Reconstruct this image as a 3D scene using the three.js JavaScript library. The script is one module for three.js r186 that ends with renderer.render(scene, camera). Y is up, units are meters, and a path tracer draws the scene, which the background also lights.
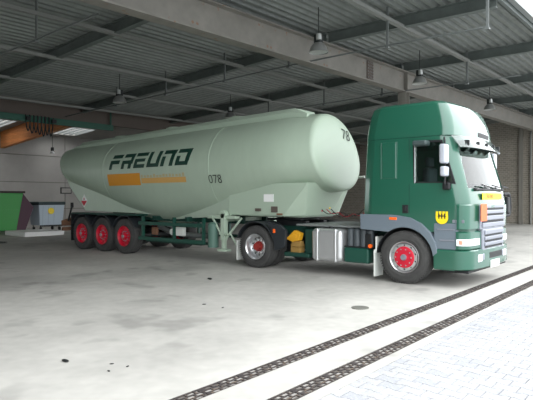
import * as THREE from 'three';
import { RoundedBoxGeometry } from 'three/addons/geometries/RoundedBoxGeometry.js';
import { mergeGeometries, mergeVertices, toCreasedNormals } from 'three/addons/utils/BufferGeometryUtils.js';
import { TextGeometry } from 'three/addons/geometries/TextGeometry.js';
import { FontLoader } from 'three/addons/loaders/FontLoader.js';
import { Brush, Evaluator, SUBTRACTION } from 'three-bvh-csg';

// ---------------------------------------------------------------- camera, sky, exposure
const scene = new THREE.Scene();
const camera = new THREE.PerspectiveCamera(2 * Math.atan(200 / 545) * 180 / Math.PI, 533 / 400, 0.1, 300);
camera.position.set(0, 1.65, 0);
camera.lookAt(-0.635 * 545, 1.65 - 2, -0.7725 * 545);
scene.add(camera);

const renderer = new THREE.WebGLRenderer({ antialias: true });
renderer.toneMapping = THREE.LinearToneMapping;
renderer.toneMappingExposure = 0.86;
renderer.shadowMap.enabled = true;

// an even, hazy overcast sky; below the horizon the grey of the ground
{
  const w = 64, h = 64, d = new Float32Array(w * h * 4);
  for (let j = 0; j < h; j++) {
    const el = ((j + 0.5) / h - 0.5) * Math.PI;
    const k = el > 0 ? 0.9 + 0.2 * Math.sin(el) : 0.3;
    for (let i = 0; i < w; i++) d.set([k * 0.965, k * 0.99, k * 1.02, 1], (j * w + i) * 4);
  }
  const t = new THREE.DataTexture(d, w, h, THREE.RGBAFormat, THREE.FloatType);
  t.mapping = THREE.EquirectangularReflectionMapping; t.magFilter = THREE.LinearFilter; t.needsUpdate = true;
  scene.background = t; scene.environment = t;
  scene.backgroundIntensity = 5.0; scene.environmentIntensity = 5.0;
}

// ---------------------------------------------------------------- helpers
let seed = 7;
const rnd = () => { seed = (seed * 1664525 + 1013904223) >>> 0; return seed / 4294967296; };
const V = (x, y, z) => new THREE.Vector3(x, y, z);
const used = new Map();
function numbered(n) { const k = used.get(n) ?? 0; used.set(n, k + 1); return k ? `${n}_${String(k).padStart(3, '0')}` : n; }
function tag(o, label, category, group, kind) {
  o.userData.label = label; o.userData.category = category;
  if (group) o.userData.group = group;
  if (kind) o.userData.kind = kind;
  return o;
}
function thing(name, label, category, [x, y, z] = [0, 0, 0], group, kind) {
  const g = new THREE.Group(); g.name = numbered(name); g.position.set(x, y, z); scene.add(g);
  return tag(g, label, category, group, kind);
}
function part(name, geo, mat, parent, label) {
  const g = Array.isArray(geo) ? join(geo) : geo;
  const m = new THREE.Mesh(g, mat); m.name = name; m.castShadow = m.receiveShadow = true; parent.add(m);
  if (label) m.userData.label = label;
  return m;
}
function solo(name, geo, mat, label, category, group, kind) {
  const m = part(numbered(name), geo, mat, scene); return tag(m, label, category, group, kind);
}
function join(list) {
  return mergeGeometries(list.map((g) => {
    let q = g.index ? g.toNonIndexed() : g;
    for (const a of Object.keys(q.attributes)) if (!['position', 'normal', 'uv'].includes(a)) q.deleteAttribute(a);
    if (!q.attributes.uv) q.setAttribute('uv', new THREE.BufferAttribute(new Float32Array(q.attributes.position.count * 2), 2));
    if (!q.attributes.normal) q.computeVertexNormals();
    q.morphAttributes = {}; return q;
  }));
}
// uv in metres from the dominant side of every face
function metric(g, k = 1) {
  const q = g.index ? g.toNonIndexed() : g; q.computeVertexNormals();
  const p = q.attributes.position, n = p.count, uv = new Float32Array(n * 2), a = V(), b = V(), c = V();
  for (let i = 0; i < n; i += 3) {
    a.fromBufferAttribute(p, i); b.fromBufferAttribute(p, i + 1); c.fromBufferAttribute(p, i + 2);
    const nn = b.clone().sub(a).cross(c.clone().sub(a)); const ax = Math.abs(nn.x), ay = Math.abs(nn.y), az = Math.abs(nn.z);
    [a, b, c].forEach((v, j) => {
      const [s, t] = ay >= ax && ay >= az ? [v.x, v.z] : ax >= az ? [v.z, v.y] : [v.x, v.y];
      uv[(i + j) * 2] = s * k; uv[(i + j) * 2 + 1] = t * k;
    });
  }
  q.setAttribute('uv', new THREE.BufferAttribute(uv, 2)); return q;
}
const box = (x0, x1, y0, y1, z0, z1) => new THREE.BoxGeometry(x1 - x0, y1 - y0, z1 - z0).translate((x0 + x1) / 2, (y0 + y1) / 2, (z0 + z1) / 2);
const rbox = (x0, x1, y0, y1, z0, z1, r = 0.02, s = 2) => new RoundedBoxGeometry(x1 - x0, y1 - y0, z1 - z0, s, r).translate((x0 + x1) / 2, (y0 + y1) / 2, (z0 + z1) / 2);
function rod(a, b, r, n = 10) {
  const d = b.clone().sub(a); const g = new THREE.CylinderGeometry(r, r, d.length(), n);
  g.applyQuaternion(new THREE.Quaternion().setFromUnitVectors(V(0, 1, 0), d.clone().normalize()));
  return g.translate((a.x + b.x) / 2, (a.y + b.y) / 2, (a.z + b.z) / 2);
}
// rectangular bar from a to b, w across (horizontally), h upright
function bar(a, b, w, h) {
  const d = b.clone().sub(a), L = d.length(); d.normalize();
  let s = V(0, 1, 0).cross(d); if (s.lengthSq() < 1e-6) s = V(1, 0, 0); s.normalize();
  const u = d.clone().cross(s).normalize();
  const m = new THREE.Matrix4().makeBasis(s, u, d).setPosition(a.clone().add(b).multiplyScalar(0.5));
  return new THREE.BoxGeometry(w, h, L).applyMatrix4(m);
}
// I section from a to b: reference line is the middle of the underside
function ibeam(a, b, w, h, tf, tw) {
  const up = (v, y) => V(v.x, v.y + y, v.z);
  return join([bar(up(a, tf / 2), up(b, tf / 2), w, tf), bar(up(a, h - tf / 2), up(b, h - tf / 2), w, tf), bar(up(a, h / 2), up(b, h / 2), tw, h - 2 * tf)]);
}
function tube(pts, r, n = 24, m = 8) { return new THREE.TubeGeometry(new THREE.CatmullRomCurve3(pts), n, r, m, false); }
const zcyl = (r0, r1, h, x, y, z, n = 32) => new THREE.CylinderGeometry(r1, r0, h, n).rotateX(Math.PI / 2).translate(x, y, z); // r1 on the +z end
const zlathe = (pr, n = 48) => new THREE.LatheGeometry(pr.map(([r, z]) => new THREE.Vector2(r, z)), n).rotateX(Math.PI / 2);
function poly(pts, holes = []) {
  const s = new THREE.Shape(pts.map((p) => new THREE.Vector2(p[0], p[1])));
  for (const h of holes) s.holes.push(new THREE.Path(h.map((p) => new THREE.Vector2(p[0], p[1]))));
  return s;
}
function slab(pts, z0, z1, bevel = 0, holes = []) { // outline in x,y pushed from z0 to z1
  const g = new THREE.ExtrudeGeometry(poly(pts, holes), { depth: z1 - z0 - 2 * bevel, bevelEnabled: bevel > 0, bevelSize: bevel, bevelThickness: bevel, bevelOffset: -bevel, bevelSegments: 2, curveSegments: 8 });
  return g.translate(0, 0, z0 + bevel);
}
const mirrorZ = (g) => { // the same shape on the other side
  const q = (g.index ? g.toNonIndexed() : g.clone()); const p = q.attributes.position, n = q.attributes.normal, u = q.attributes.uv;
  for (let i = 0; i < p.count; i++) { p.setZ(i, -p.getZ(i)); if (n) n.setZ(i, -n.getZ(i)); }
  const sw = (t, k) => { for (let i = 0; i < t.count; i += 3) for (let c = 0; c < k; c++) { const v = t.array[(i + 1) * k + c]; t.array[(i + 1) * k + c] = t.array[(i + 2) * k + c]; t.array[(i + 2) * k + c] = v; } };
  sw(p, 3); if (n) sw(n, 3); if (u) sw(u, 2);
  return q;
};
// skin over rings of points (all the same length), closed round; caps by fans
function loft(rings, capA = true, capB = true, crease = 0.7) {
  const n = rings[0].length, pos = [], idx = [];
  for (const r of rings) for (const p of r) pos.push(p[0], p[1], p[2]);
  for (let i = 0; i + 1 < rings.length; i++) for (let j = 0; j < n; j++) {
    const a = i * n + j, b = i * n + (j + 1) % n, c = a + n, d = b + n; idx.push(a, c, b, b, c, d);
  }
  const cap = (r, flip) => {
    const c = pos.length / 3, m = rings[r].reduce((s, p) => [s[0] + p[0] / n, s[1] + p[1] / n, s[2] + p[2] / n], [0, 0, 0]); pos.push(...m);
    for (let j = 0; j < n; j++) { const a = r * n + j, b = r * n + (j + 1) % n; flip ? idx.push(c, b, a) : idx.push(c, a, b); }
  };
  if (capA) cap(0, false); if (capB) cap(rings.length - 1, true);
  const g = new THREE.BufferGeometry(); g.setAttribute('position', new THREE.Float32BufferAttribute(pos, 3)); g.setIndex(idx);
  const q = toCreasedNormals(g, crease); q.setAttribute('uv', new THREE.BufferAttribute(new Float32Array(q.attributes.position.count * 2), 2)); return q;
}

const lerp = (a, b, t) => a + (b - a) * t;

// ---------------------------------------------------------------- procedural materials
const hash = (x, y, s) => { let h = (x * 374761393 + y * 668265263 + s * 974711) | 0; h = Math.imul(h ^ (h >>> 13), 1274126177); return ((h ^ (h >>> 16)) >>> 0) / 4294967296; };
function vnoise(x, y, per, s) { // value noise, repeats every per cells
  const xi = Math.floor(x), yi = Math.floor(y), fx = x - xi, fy = y - yi, m = (a) => ((a % per) + per) % per;
  const u = fx * fx * (3 - 2 * fx), v = fy * fy * (3 - 2 * fy);
  const a = hash(m(xi), m(yi), s), b = hash(m(xi + 1), m(yi), s), c = hash(m(xi), m(yi + 1), s), d = hash(m(xi + 1), m(yi + 1), s);
  return a + (b - a) * u + (c - a) * v + (a - b - c + d) * u * v;
}
function fbm(u, v, per, oct, s) { let t = 0, w = 0.5, n = 0; for (let o = 0; o < oct; o++) { t += w * vnoise(u * per, v * per, per, s + o); n += w; per *= 2; w *= 0.55; } return t / n; }
function texture(size, fn, srgb = true, repeat = 1) {
  const d = new Uint8Array(size * size * 4);
  for (let j = 0; j < size; j++) for (let i = 0; i < size; i++) {
    const c = fn(i / size, j / size); const k = (j * size + i) * 4;
    for (let q = 0; q < 3; q++) d[k + q] = Math.max(0, Math.min(255, Math.round(255 * (Array.isArray(c) ? c[q] : c)))); d[k + 3] = 255;
  }
  const t = new THREE.DataTexture(d, size, size, THREE.RGBAFormat); t.magFilter = THREE.LinearFilter; t.minFilter = THREE.LinearMipmapLinearFilter; t.generateMipmaps = true;
  t.wrapS = t.wrapT = THREE.RepeatWrapping; t.repeat.set(repeat, repeat); if (srgb) t.colorSpace = THREE.SRGBColorSpace; t.needsUpdate = true; return t;
}
const mul = (c, k) => c.map((v) => v * k);
const mixc = (a, b, t) => a.map((v, i) => v + (b[i] - v) * t);
const sm = (a, b, x) => { const t = Math.max(0, Math.min(1, (x - a) / (b - a))); return t * t * (3 - 2 * t); };
const S = (o) => new THREE.MeshStandardMaterial(o);
const P = (o) => new THREE.MeshPhysicalMaterial(o);
const both = { side: THREE.DoubleSide };

// power-floated concrete: cloudy patches, dust, tyre marks and small oil spots; one tile is 14 m
const floorMap = texture(1024, (u, v) => {
  const a = fbm(u, v, 4, 5, 11), b = fbm(u + 0.37, v * 1.0 + 0.2, 16, 4, 23), c = fbm(u, v, 128, 2, 31);
  let t = 0.69 + 0.13 * (a - 0.5) + 0.10 * (b - 0.5) + 0.05 * (c - 0.5);
  t -= 0.045 * sm(0.54, 0.74, fbm(u + 0.1, v * 0.5, 8, 4, 47));
  t -= 0.08 * sm(0.66, 0.84, fbm(u, v, 24, 3, 77));
  return [t * 1.0, t * 0.99, t * 0.955];
}, true, 1 / 14);
const M = {
  floor: S({ map: floorMap, roughness: 0.72, bumpMap: texture(512, (u, v) => fbm(u, v, 32, 4, 5), false, 1 / 3), bumpScale: 0.002 }),
  paver: [[0.63, 0.635, 0.645], [0.645, 0.65, 0.658], [0.61, 0.617, 0.63], [0.632, 0.635, 0.64]].map((c, i) => S({
    map: texture(128, (u, v) => mul(c, 1 + 0.16 * (fbm(u, v, 32, 2, 60 + i) - 0.5) + 0.12 * (fbm(u, v, 4, 3, 70 + i) - 0.5)), true, 3), roughness: 0.9 })),
  jointSand: S({ color: 0x55534f, roughness: 1 }),
  farPaving: S({ map: texture(512, (u, v) => { // too far off to tell the stones apart
    const r = Math.floor(v * 16), fx = (u * 12 + (r & 1) * 0.5) % 1, fy = (v * 16) % 1; const j = fx < 0.05 || fy < 0.06;
    const k = 0.95 + 0.1 * (fbm(u, v, 16, 3, 90) - 0.5); return mul(j ? [0.46, 0.46, 0.46] : [0.63, 0.635, 0.645], k); }, true, 1 / 2.4), roughness: 0.9 }),
  iron: S({ map: texture(256, (u, v) => mixc([0.26, 0.24, 0.235], [0.42, 0.36, 0.31], sm(0.45, 0.75, fbm(u, v, 8, 4, 3))), true, 4), roughness: 0.7, metalness: 0.3 }),
  silt: S({ map: texture(256, (u, v) => { const t = fbm(u, v, 16, 4, 8); return mixc([0.34, 0.32, 0.30], [0.58, 0.57, 0.55], sm(0.3, 0.66, t)); }, true, 1 / 1.1), roughness: 1 }),
  deck: S({ map: texture(256, (u, v) => mul([0.495, 0.515, 0.495], 1 + 0.22 * (fbm(u, v, 8, 4, 14) - 0.5)), true, 0.5), roughness: 0.55, metalness: 0.25, ...both }),
  roofTop: S({ color: 0x55585a, roughness: 0.95 }),
  beam: S({ map: texture(512, (u, v) => {
    const t = 1 + 0.2 * (fbm(u, v, 8, 5, 18) - 0.5); const r = sm(0.76, 0.86, fbm(u, v, 16, 4, 44));
    return mixc(mul([0.49, 0.48, 0.45], t), [0.52, 0.36, 0.26], r * 0.7); }, true, 0.4), roughness: 0.6 }),
  purlin: S({ map: texture(256, (u, v) => mul([0.38, 0.41, 0.395], 1 + 0.2 * (fbm(u, v, 8, 4, 19) - 0.5)), true, 0.7), roughness: 0.55 }),
  batten: S({ color: 0x80827d, roughness: 0.55 }),
  galv: S({ color: 0x8e9392, roughness: 0.5, metalness: 0.5 }),
  rail: S({ color: 0x14513f, roughness: 0.5 }),
  conduit: S({ color: 0x6a6f6d, roughness: 0.55 }),
  plateBrown: S({ color: 0x5b524b, roughness: 0.7 }),
  brick: null, panel: [0, 1, 2].map((i) => S({ map: texture(256, (u, v) => mul([0.61, 0.60, 0.58], (0.97 + 0.03 * i) * (1 + 0.16 * (fbm(u, v, 4, 5, 120 + i) - 0.5))), true, 0.22), roughness: 0.9 })),
  joint: S({ color: 0x75726b, roughness: 1 }),
  glulam: S({ map: texture(512, (u, v) => { // glued spruce laminations, warm varnish
    const lam = Math.floor(v * 12), g = fbm(u * 0.25 + lam * 0.31, v * 4, 32, 3, 130 + lam % 5); const seam = (v * 12) % 1 < 0.05 ? 0.85 : 1;
    return mul(mixc([0.72, 0.42, 0.22], [0.86, 0.58, 0.34], g), seam * (0.94 + 0.1 * hash(lam, 3, 9))); }, true, 0.5), roughness: 0.55 }),
  pane: P({ color: 0xffffff, transmission: 1, roughness: 0.0, thickness: 0, ior: 1.45 }),
  lampBell: S({ color: 0x9b9d9a, roughness: 0.35, metalness: 0.6, ...both }),
  lampGlass: S({ color: 0xb9bdb8, roughness: 0.3 }),
  lampBox: S({ color: 0x1f2523, roughness: 0.6 }),
  lampCan: S({ color: 0xb5b9b6, roughness: 0.35, metalness: 0.5 }),
  // vehicle
  tank: P({ map: texture(512, (u, v) => mul([0.665, 0.735, 0.66], 1 + 0.05 * (fbm(u, v, 4, 4, 33) - 0.5) + 0.03 * (fbm(u, v * 0.3, 32, 3, 36) - 0.5)), true, 0.25), roughness: 0.5, clearcoat: 0.35, clearcoatRoughness: 0.35 }),
  green: P({ color: 0x145642, roughness: 0.42, clearcoat: 1, clearcoatRoughness: 0.06 }),
  greenDark: S({ color: 0x104538, roughness: 0.5 }),
  greenDeep: S({ color: 0x0d3a30, roughness: 0.6 }),
  grey: P({ color: 0x66727b, roughness: 0.5, clearcoat: 0.4, clearcoatRoughness: 0.3 }),
  silver: S({ color: 0x8a8e97, roughness: 0.4, metalness: 0.35 }),
  black: S({ color: 0x15181a, roughness: 0.6 }),
  fender: S({ color: 0x23282c, roughness: 0.55 }),
  rubber: S({ map: texture(128, (u, v) => mul([0.25, 0.25, 0.245], 1 + 0.35 * (fbm(u, v, 8, 3, 55) - 0.5)), true, 3), roughness: 0.9 }),
  alu: S({ color: 0xd7d9da, roughness: 0.28, metalness: 0.85 }),
  aluTank: S({ color: 0xc9cbcb, roughness: 0.36, metalness: 0.7 }),
  red: S({ color: 0xc3122f, roughness: 0.45 }),
  redHub: S({ color: 0x8f2a25, roughness: 0.6 }),
  chrome: S({ color: 0xe2e4e6, roughness: 0.15, metalness: 1 }),
  glass: P({ color: 0xdfeae6, transmission: 1, thickness: 0, roughness: 0, ior: 1.5 }),
  visor: P({ color: 0xb9c4c0, transmission: 0.85, thickness: 0, roughness: 0.05, ior: 1.5 }),
  lens: P({ color: 0xf3f6f7, roughness: 0.12, clearcoat: 1, clearcoatRoughness: 0.05 }),
  interior: S({ color: 0x2c3335, roughness: 0.8 }),
  seatCloth: S({ color: 0x465257, roughness: 0.9 }),
  curtain: S({ color: 0x8d877d, roughness: 0.95 }),
  yellow: S({ color: 0xf2d219, roughness: 0.5 }),
  chockYellow: S({ color: 0xd39a1c, roughness: 0.55 }),
  orange: S({ color: 0xe8662c, roughness: 0.5 }),
  amber: S({ color: 0xff6a1c, roughness: 0.3 }),
  letterGreen: S({ color: 0x123c30, roughness: 0.5 }),
  bandOrange: S({ color: 0xd8921a, roughness: 0.5 }),
  bandPale: S({ color: 0xcfa45e, roughness: 0.5 }),
  white: S({ color: 0xe9ebe8, roughness: 0.5 }),
  offwhite: S({ color: 0xcfd3cd, roughness: 0.6 }),
  ink: S({ color: 0x1a1c1b, roughness: 0.6 }),
  placardRed: S({ color: 0xb8182c, roughness: 0.5 }),
  rust: S({ color: 0x7d5a44, roughness: 0.8 }),
  skipGreen: S({ color: 0x1b8a2c, roughness: 0.45 }),
  skipRim: S({ color: 0x3a3330, roughness: 0.7 }),
  skipMaroon: S({ color: 0x4a2b3a, roughness: 0.6 }),
  binGrey: S({ color: 0xb2c0ca, roughness: 0.6 }),
  binLid: S({ color: 0x26393b, roughness: 0.6 }),
};
M.brick = (() => { // buff brick, courses of 12.5 cm: a few pixels each where the wall stands; one tile is 2 m
  const at = (u, v) => { const r = Math.floor(v * 16), x = u * 8 + (r & 1) * 0.5, fx = x % 1, fy = (v * 16) % 1; return [Math.floor(x) % 8, r, fx < 0.05 || fy < 0.16]; };
  const map = texture(1024, (u, v) => { const [c, r, j] = at(u, v); const k = 0.95 + 0.12 * hash(c, r, 5) + 0.15 * (fbm(u, v, 64, 2, 6) - 0.5);
    return j ? mul([0.66, 0.645, 0.61], 0.95 + 0.1 * fbm(u, v, 64, 2, 8)) : mul([0.55, 0.525, 0.48], k); }, true, 0.5);
  return S({ map, roughness: 0.95, bumpMap: texture(512, (u, v) => (at(u, v)[2] ? 0 : 1), false, 0.5), bumpScale: 0.006 });
})();

// ---------------------------------------------------------------- floor, drains, paving
const Z0 = -37.0, Z1 = 13.0, XR = -29.1;      // far brick wall, near end wall, rear wall
const D1 = [-3.45, -3.26], D2 = [-2.835, -2.637], PX = -2.5;
solo('floor', metric(join([box(XR - 0.3, D1[0], -0.3, 0, Z0 - 0.3, Z1 + 0.3), box(D1[1], D2[0], -0.3, 0, Z0 - 0.3, 40), box(D2[1], PX, -0.3, 0, Z0 - 0.3, 40),
  box(D1[0], D1[1], -0.3, -0.11, Z0, 40), box(D2[0], D2[1], -0.3, -0.11, Z0, 40)])), M.floor,
  'pale worn concrete floor of the hall with dark stains', 'floor', null, 'structure');
{ // slotted cast-iron gratings, half a metre each, three rows of staggered slots
  const L = 0.5, W = 0.186, slots = [];
  for (let r = 0; r < 3; r++) for (let k = 0; k < 5; k++) {
    const x = -W / 2 + 0.016 + r * 0.055, o = r & 1 ? 0.0 : 0.045, w = 0.044, y = -L / 2 + 0.007 + k * 0.0985 + o, h = k === 4 ? 0.083 - o : 0.083;
    slots.push([[x, y], [x + w, y], [x + w, y + h], [x, y + h]]);
  }
  const grate = new THREE.ExtrudeGeometry(poly([[-W / 2, -L / 2], [W / 2, -L / 2], [W / 2, L / 2 - 0.004], [-W / 2, L / 2 - 0.004]], slots), { depth: 0.02, bevelEnabled: false }).rotateX(-Math.PI / 2).translate(0, -0.022, 0);
  [[D1, 'slotted iron drain channel closest to the truck'], [D2, 'slotted iron drain channel closest to the block paving']].forEach(([d, label], q) => {
    const t = thing('drain_channel', label, 'drain', [(d[0] + d[1]) / 2, 0, 0], null, 'structure');
    const hw = (d[1] - d[0]) / 2;
    part('trough', [box(-hw + 0.001, hw - 0.001, -0.108, -0.1, Z0, 12)], M.iron, t);
    part('silt', metric(box(-hw + 0.002, hw - 0.002, -0.1, -0.011, -30, 12)), M.silt, t, 'pale grit filling the channel under the slots').userData.kind = 'stuff';
    for (let k = 0; k < 64; k++) part('grating', grate, M.iron, t).position.z = -30 + 1 + k * L;
  });
}
{ // interlocking double-T stones laid in staggered rows
  const prof = [[-0.098, 0.081], [-0.062, 0.081], [-0.038, 0.0635], [0.038, 0.0635], [0.062, 0.081], [0.098, 0.081]];
  const out = [...prof, ...prof.slice().reverse().map(([x, y]) => [x, -y])].reverse();
  const pos = [], idx = [], n = out.length;
  for (const [x, z] of out) { const k = 0.005; pos.push(x - Math.sign(x) * k, 0, z - Math.sign(z) * k); }
  for (const [x, z] of out) pos.push(x, -0.012, z);
  for (let j = 0; j < n; j++) { const a = j, b = (j + 1) % n; idx.push(a, b, a + n, b, b + n, a + n); }
  const tri = THREE.ShapeUtils.triangulateShape(out.map((p) => new THREE.Vector2(p[0], p[1])), []);
  for (const [a, b, c] of tri) idx.push(a, c, b);
  let stone = new THREE.BufferGeometry(); stone.setAttribute('position', new THREE.Float32BufferAttribute(pos, 3)); stone.setIndex(idx);
  stone = metric(stone);
  { const nn = stone.attributes.normal, p = stone.attributes.position; let s = 0; for (let i = 0; i < nn.count; i++) if (p.getY(i) > -0.001) s += nn.getY(i); if (s < 0) { stone.scale(1, 1, 1); const ar = p.array; for (let i = 0; i < p.count; i += 3) for (let c = 0; c < 3; c++) { const t = ar[(i + 1) * 3 + c]; ar[(i + 1) * 3 + c] = ar[(i + 2) * 3 + c]; ar[(i + 2) * 3 + c] = t; } stone.computeVertexNormals(); } }
  const half = (() => {
    const pr = [[0.002, 0.0635], [0.038, 0.0635], [0.062, 0.081], [0.098, 0.081], [0.098, -0.081], [0.062, -0.081], [0.038, -0.0635], [0.002, -0.0635]];
    return metric(new THREE.ExtrudeGeometry(poly(pr.map(([x, z]) => [x, -z])), { depth: 0.012, bevelEnabled: false }).rotateX(-Math.PI / 2).translate(0, -0.012, 0)); })();
  const t = thing('block_paving', 'pale grey interlocking block paving outside the hall', 'paving', [0, 0, 0], null, 'structure');
  part('bedding', [box(PX, 7, -0.3, -0.009, -16, 4)], M.jointSand, t);
  const cells = [], fx = -0.635, fz = -0.7725;
  for (let r = 0; r < 136; r++) for (let k = -1; k < 48; k++) {
    if (k < 0 && !(r & 1)) continue;
    const x = k < 0 ? PX : PX + 0.1 + k * 0.2 + (r & 1 ? 0.1 : 0), z = -15.9 + r * 0.1475; if (x > 6.9) continue;
    const d = fx * x + fz * z, l = 0.7725 * x - 0.635 * z, px = 266.5 + 545 * l / d, py = 198 + 545 * 1.65 / d;
    cells.push({ x, z, g: k < 0 ? half : stone, see: d > 0.5 && px > -20 && px < 545 && py < 412 ? d : 1e3 + Math.hypot(x, z) });
  }
  cells.sort((a, b) => a.see - b.see);
  const rest = [];
  cells.forEach((c, i) => {
    const y = (rnd() - 0.5) * 0.003;
    if (i < 300) { const m = part('paver', c.g, M.paver[Math.floor(rnd() * 4)], t); m.position.set(c.x, y, c.z); m.rotation.x = (rnd() - 0.5) * 0.012; }
    else rest.push(c.g.clone().translate(c.x, y, c.z));
  });
  const s = part('more_pavers', rest, M.paver[1], t); s.userData.kind = 'stuff';
  part('far_paving', metric(join([box(PX, 60, -0.3, -0.002, -90, -16), box(7, 60, -0.3, -0.002, -16, 4), box(PX, 60, -0.3, -0.002, 4, 60), box(-90, XR - 0.3, -0.3, -0.002, -50, 50)])), M.farPaving, t);
}

// ---------------------------------------------------------------- walls
const lift = (z) => 0.012 * (-13.5 - z);                       // the roof rises a little towards the far wall
const fall = (x) => (x < -8.6 ? 0.06 * (-8.6 - x) : 0);        // and falls to the rear behind the main girder
const PB = 6.08, PH = 0.3;                                     // underside and height of the purlins
const BEAMX = (z) => -8.9 + (z + 2) * (-0.75 / 34.9);
{
  const w = thing('wall_right', 'buff brick wall at the far end of the hall beyond the truck', 'wall', [0, 0, 0], null, 'structure');
  part('brickwork', metric(box(XR - 0.3, -3.6, 0, 7.4, Z0 - 0.3, Z0)), M.brick, w);
  part('column', [box(-9.6, -9.36, 0, 6.3, Z0, Z0 + 0.14)], M.beam, w, 'grey steel column standing against the brick');
  part('downpipe', [rod(V(-8.9, 0, Z0 + 0.1), V(-8.9, 6.4, Z0 + 0.1), 0.06)], M.batten, w, 'pale grey downpipe');
  part('downpipe', [rod(V(-8.1, 0, Z0 + 0.1), V(-8.25, 3.1, Z0 + 0.1), 0.05), rod(V(-8.25, 3.1, Z0 + 0.1), V(-8.25, 5.6, Z0 + 0.1), 0.05)], M.batten, w, 'pale grey downpipe');
  part('corner_pier', metric(box(-4.3, -3.6, 0, 6.4, Z0, Z0 + 0.35)), M.brick, w);
}
{ // precast panels with open joints
  const w = thing('wall_rear', 'pale concrete panel wall at the back of the hall', 'wall', [0, 0, 0], null, 'structure');
  part('backing', [box(XR - 0.3, XR - 0.06, 0, 7.0, Z0, -2), box(XR - 0.3, XR - 0.06, 0, 7.0, 3, Z1), box(XR - 0.3, XR - 0.06, 4.01, 7.0, -2, 3)], M.joint, w); // a gateway stands open at the left, outside the picture
  const ys = [0, 1.04, 2.53, 4.01, 5.5, 7.0]; let n = 0;
  for (let j = 0; j < 5; j++) for (let z = Z0; z < Z1 - 0.1; z += 5.0) if (j > 2 || z !== -2) part('panel', metric(box(XR - 0.06, XR, ys[j] + 0.018, ys[j + 1] - 0.018, z + 0.015, Math.min(z + 5, Z1) - 0.015)), M.panel[(n++ * 7) % 3], w);
}
solo('wall_near', metric(box(XR - 0.3, -3.6, 0, 7.4, Z1, Z1 + 0.3)), M.panel[1], 'concrete end wall of the hall behind the camera', 'wall', null, 'structure');

// ---------------------------------------------------------------- roof
{ // trapezoidal steel deck, ribs across the purlins, under a thick roof skin
  const prof = []; const pitch = 0.25, dep = 0.085; let x = -3.84;
  while (x > -21.2) { prof.push([x, 0], [x - 0.09, 0], [x - 0.125, dep], [x - 0.215, dep]); x -= pitch; }
  const pos = [], uv = [], idx = [], zs = [Z0, Z1];
  for (const [px, py] of prof) for (const z of zs) { pos.push(px, PB + PH + py + lift(z) - fall(px), z); uv.push(px, z); }
  for (let i = 0; i + 1 < prof.length; i++) idx.push(i * 2, i * 2 + 1, i * 2 + 2, i * 2 + 1, i * 2 + 3, i * 2 + 2);
  let g = new THREE.BufferGeometry(); g.setAttribute('position', new THREE.Float32BufferAttribute(pos, 3)); g.setAttribute('uv', new THREE.Float32BufferAttribute(uv, 2)); g.setIndex(idx);
  g = g.toNonIndexed(); g.computeVertexNormals();
  const roof = thing('ceiling', 'ribbed grey steel roof deck over the whole hall', 'ceiling', [0, 0, 0], null, 'structure');
  part('deck', g, M.deck, roof);
  const top = (x0, x1) => { const b = box(x0, x1, 0, 0.2, Z0 - 0.3, Z1 + 0.3), p = b.attributes.position; for (let i = 0; i < p.count; i++) p.setY(i, p.getY(i) + PB + PH + dep + 0.005 + lift(p.getZ(i)) - fall(p.getX(i))); return b; };
  part('roof_skin', [top(-8.6, -3.78), top(-21.3, -8.6)], M.roofTop, roof);
  // eaves: edge angle and gutter along the open front
  part('edge_angle', [bar(V(-3.88, PB + PH - 0.06 + lift(Z0), Z0), V(-3.88, PB + PH - 0.06 + lift(Z1), Z1), 0.08, 0.14)], M.purlin, roof);
  part('gutter', [bar(V(-3.74, PB + PH + 0.06 + lift(Z0), Z0), V(-3.74, PB + PH + 0.06 + lift(Z1), Z1), 0.14, 0.2)], M.galv, roof);
  // rear bay: sloping roof on timber with glazed openings near the back wall
  const yb = (x) => 5.18 + (x - XR) * 0.085, bay = (x0, x1, z0, z1) => { const b = box(x0, x1, 0, 0.2, z0, z1), p = b.attributes.position; for (let i = 0; i < p.count; i++) p.setY(i, p.getY(i) + yb(p.getX(i))); return b; };
  const open = [[-17.3, -15.5], [-12.9, -11.4]], xa = -28.5, xb = -26.4; const pcs = [bay(xb, -21.1, Z0, Z1), bay(XR - 0.3, xa, Z0, Z1)];
  let z = Z0; for (const [a, b] of open.slice().sort((p, q) => p[0] - q[0])) { pcs.push(bay(xa, xb, z, a)); z = b; } pcs.push(bay(xa, xb, z, Z1));
  part('rear_bay_boarding', metric(join(pcs)), M.panel[0], roof);
  part('step_wall', [box(-21.3, -21.12, 4.93, 6.0, Z0, Z1)], M.plateBrown, roof);
  for (const [a, b] of open) {
    part('rooflight_pane', bay(xa, xb, a, b).scale(1, 1, 1).translate(0, 0.05, 0), P({ color: 0xffffff, transmission: 1, thickness: 0, roughness: 0.2, ior: 1.4 }), roof, 'pale rooflight sheet').scale.set(1, 1, 1);
    const fr = []; for (let k = 0; k <= 5; k++) { const zz = a + (b - a) * k / 5; fr.push(bar(V(xa, yb(xa) + 0.03, zz), V(xb, yb(xb) + 0.03, zz), 0.05, 0.07)); }
    part('rooflight_bars', fr, M.galv, roof);
  }
}
const girder = thing('main_girder', 'deep pale grey steel girder crossing the roof above the truck', 'girder', [0, 0, 0], null, 'structure');
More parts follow.
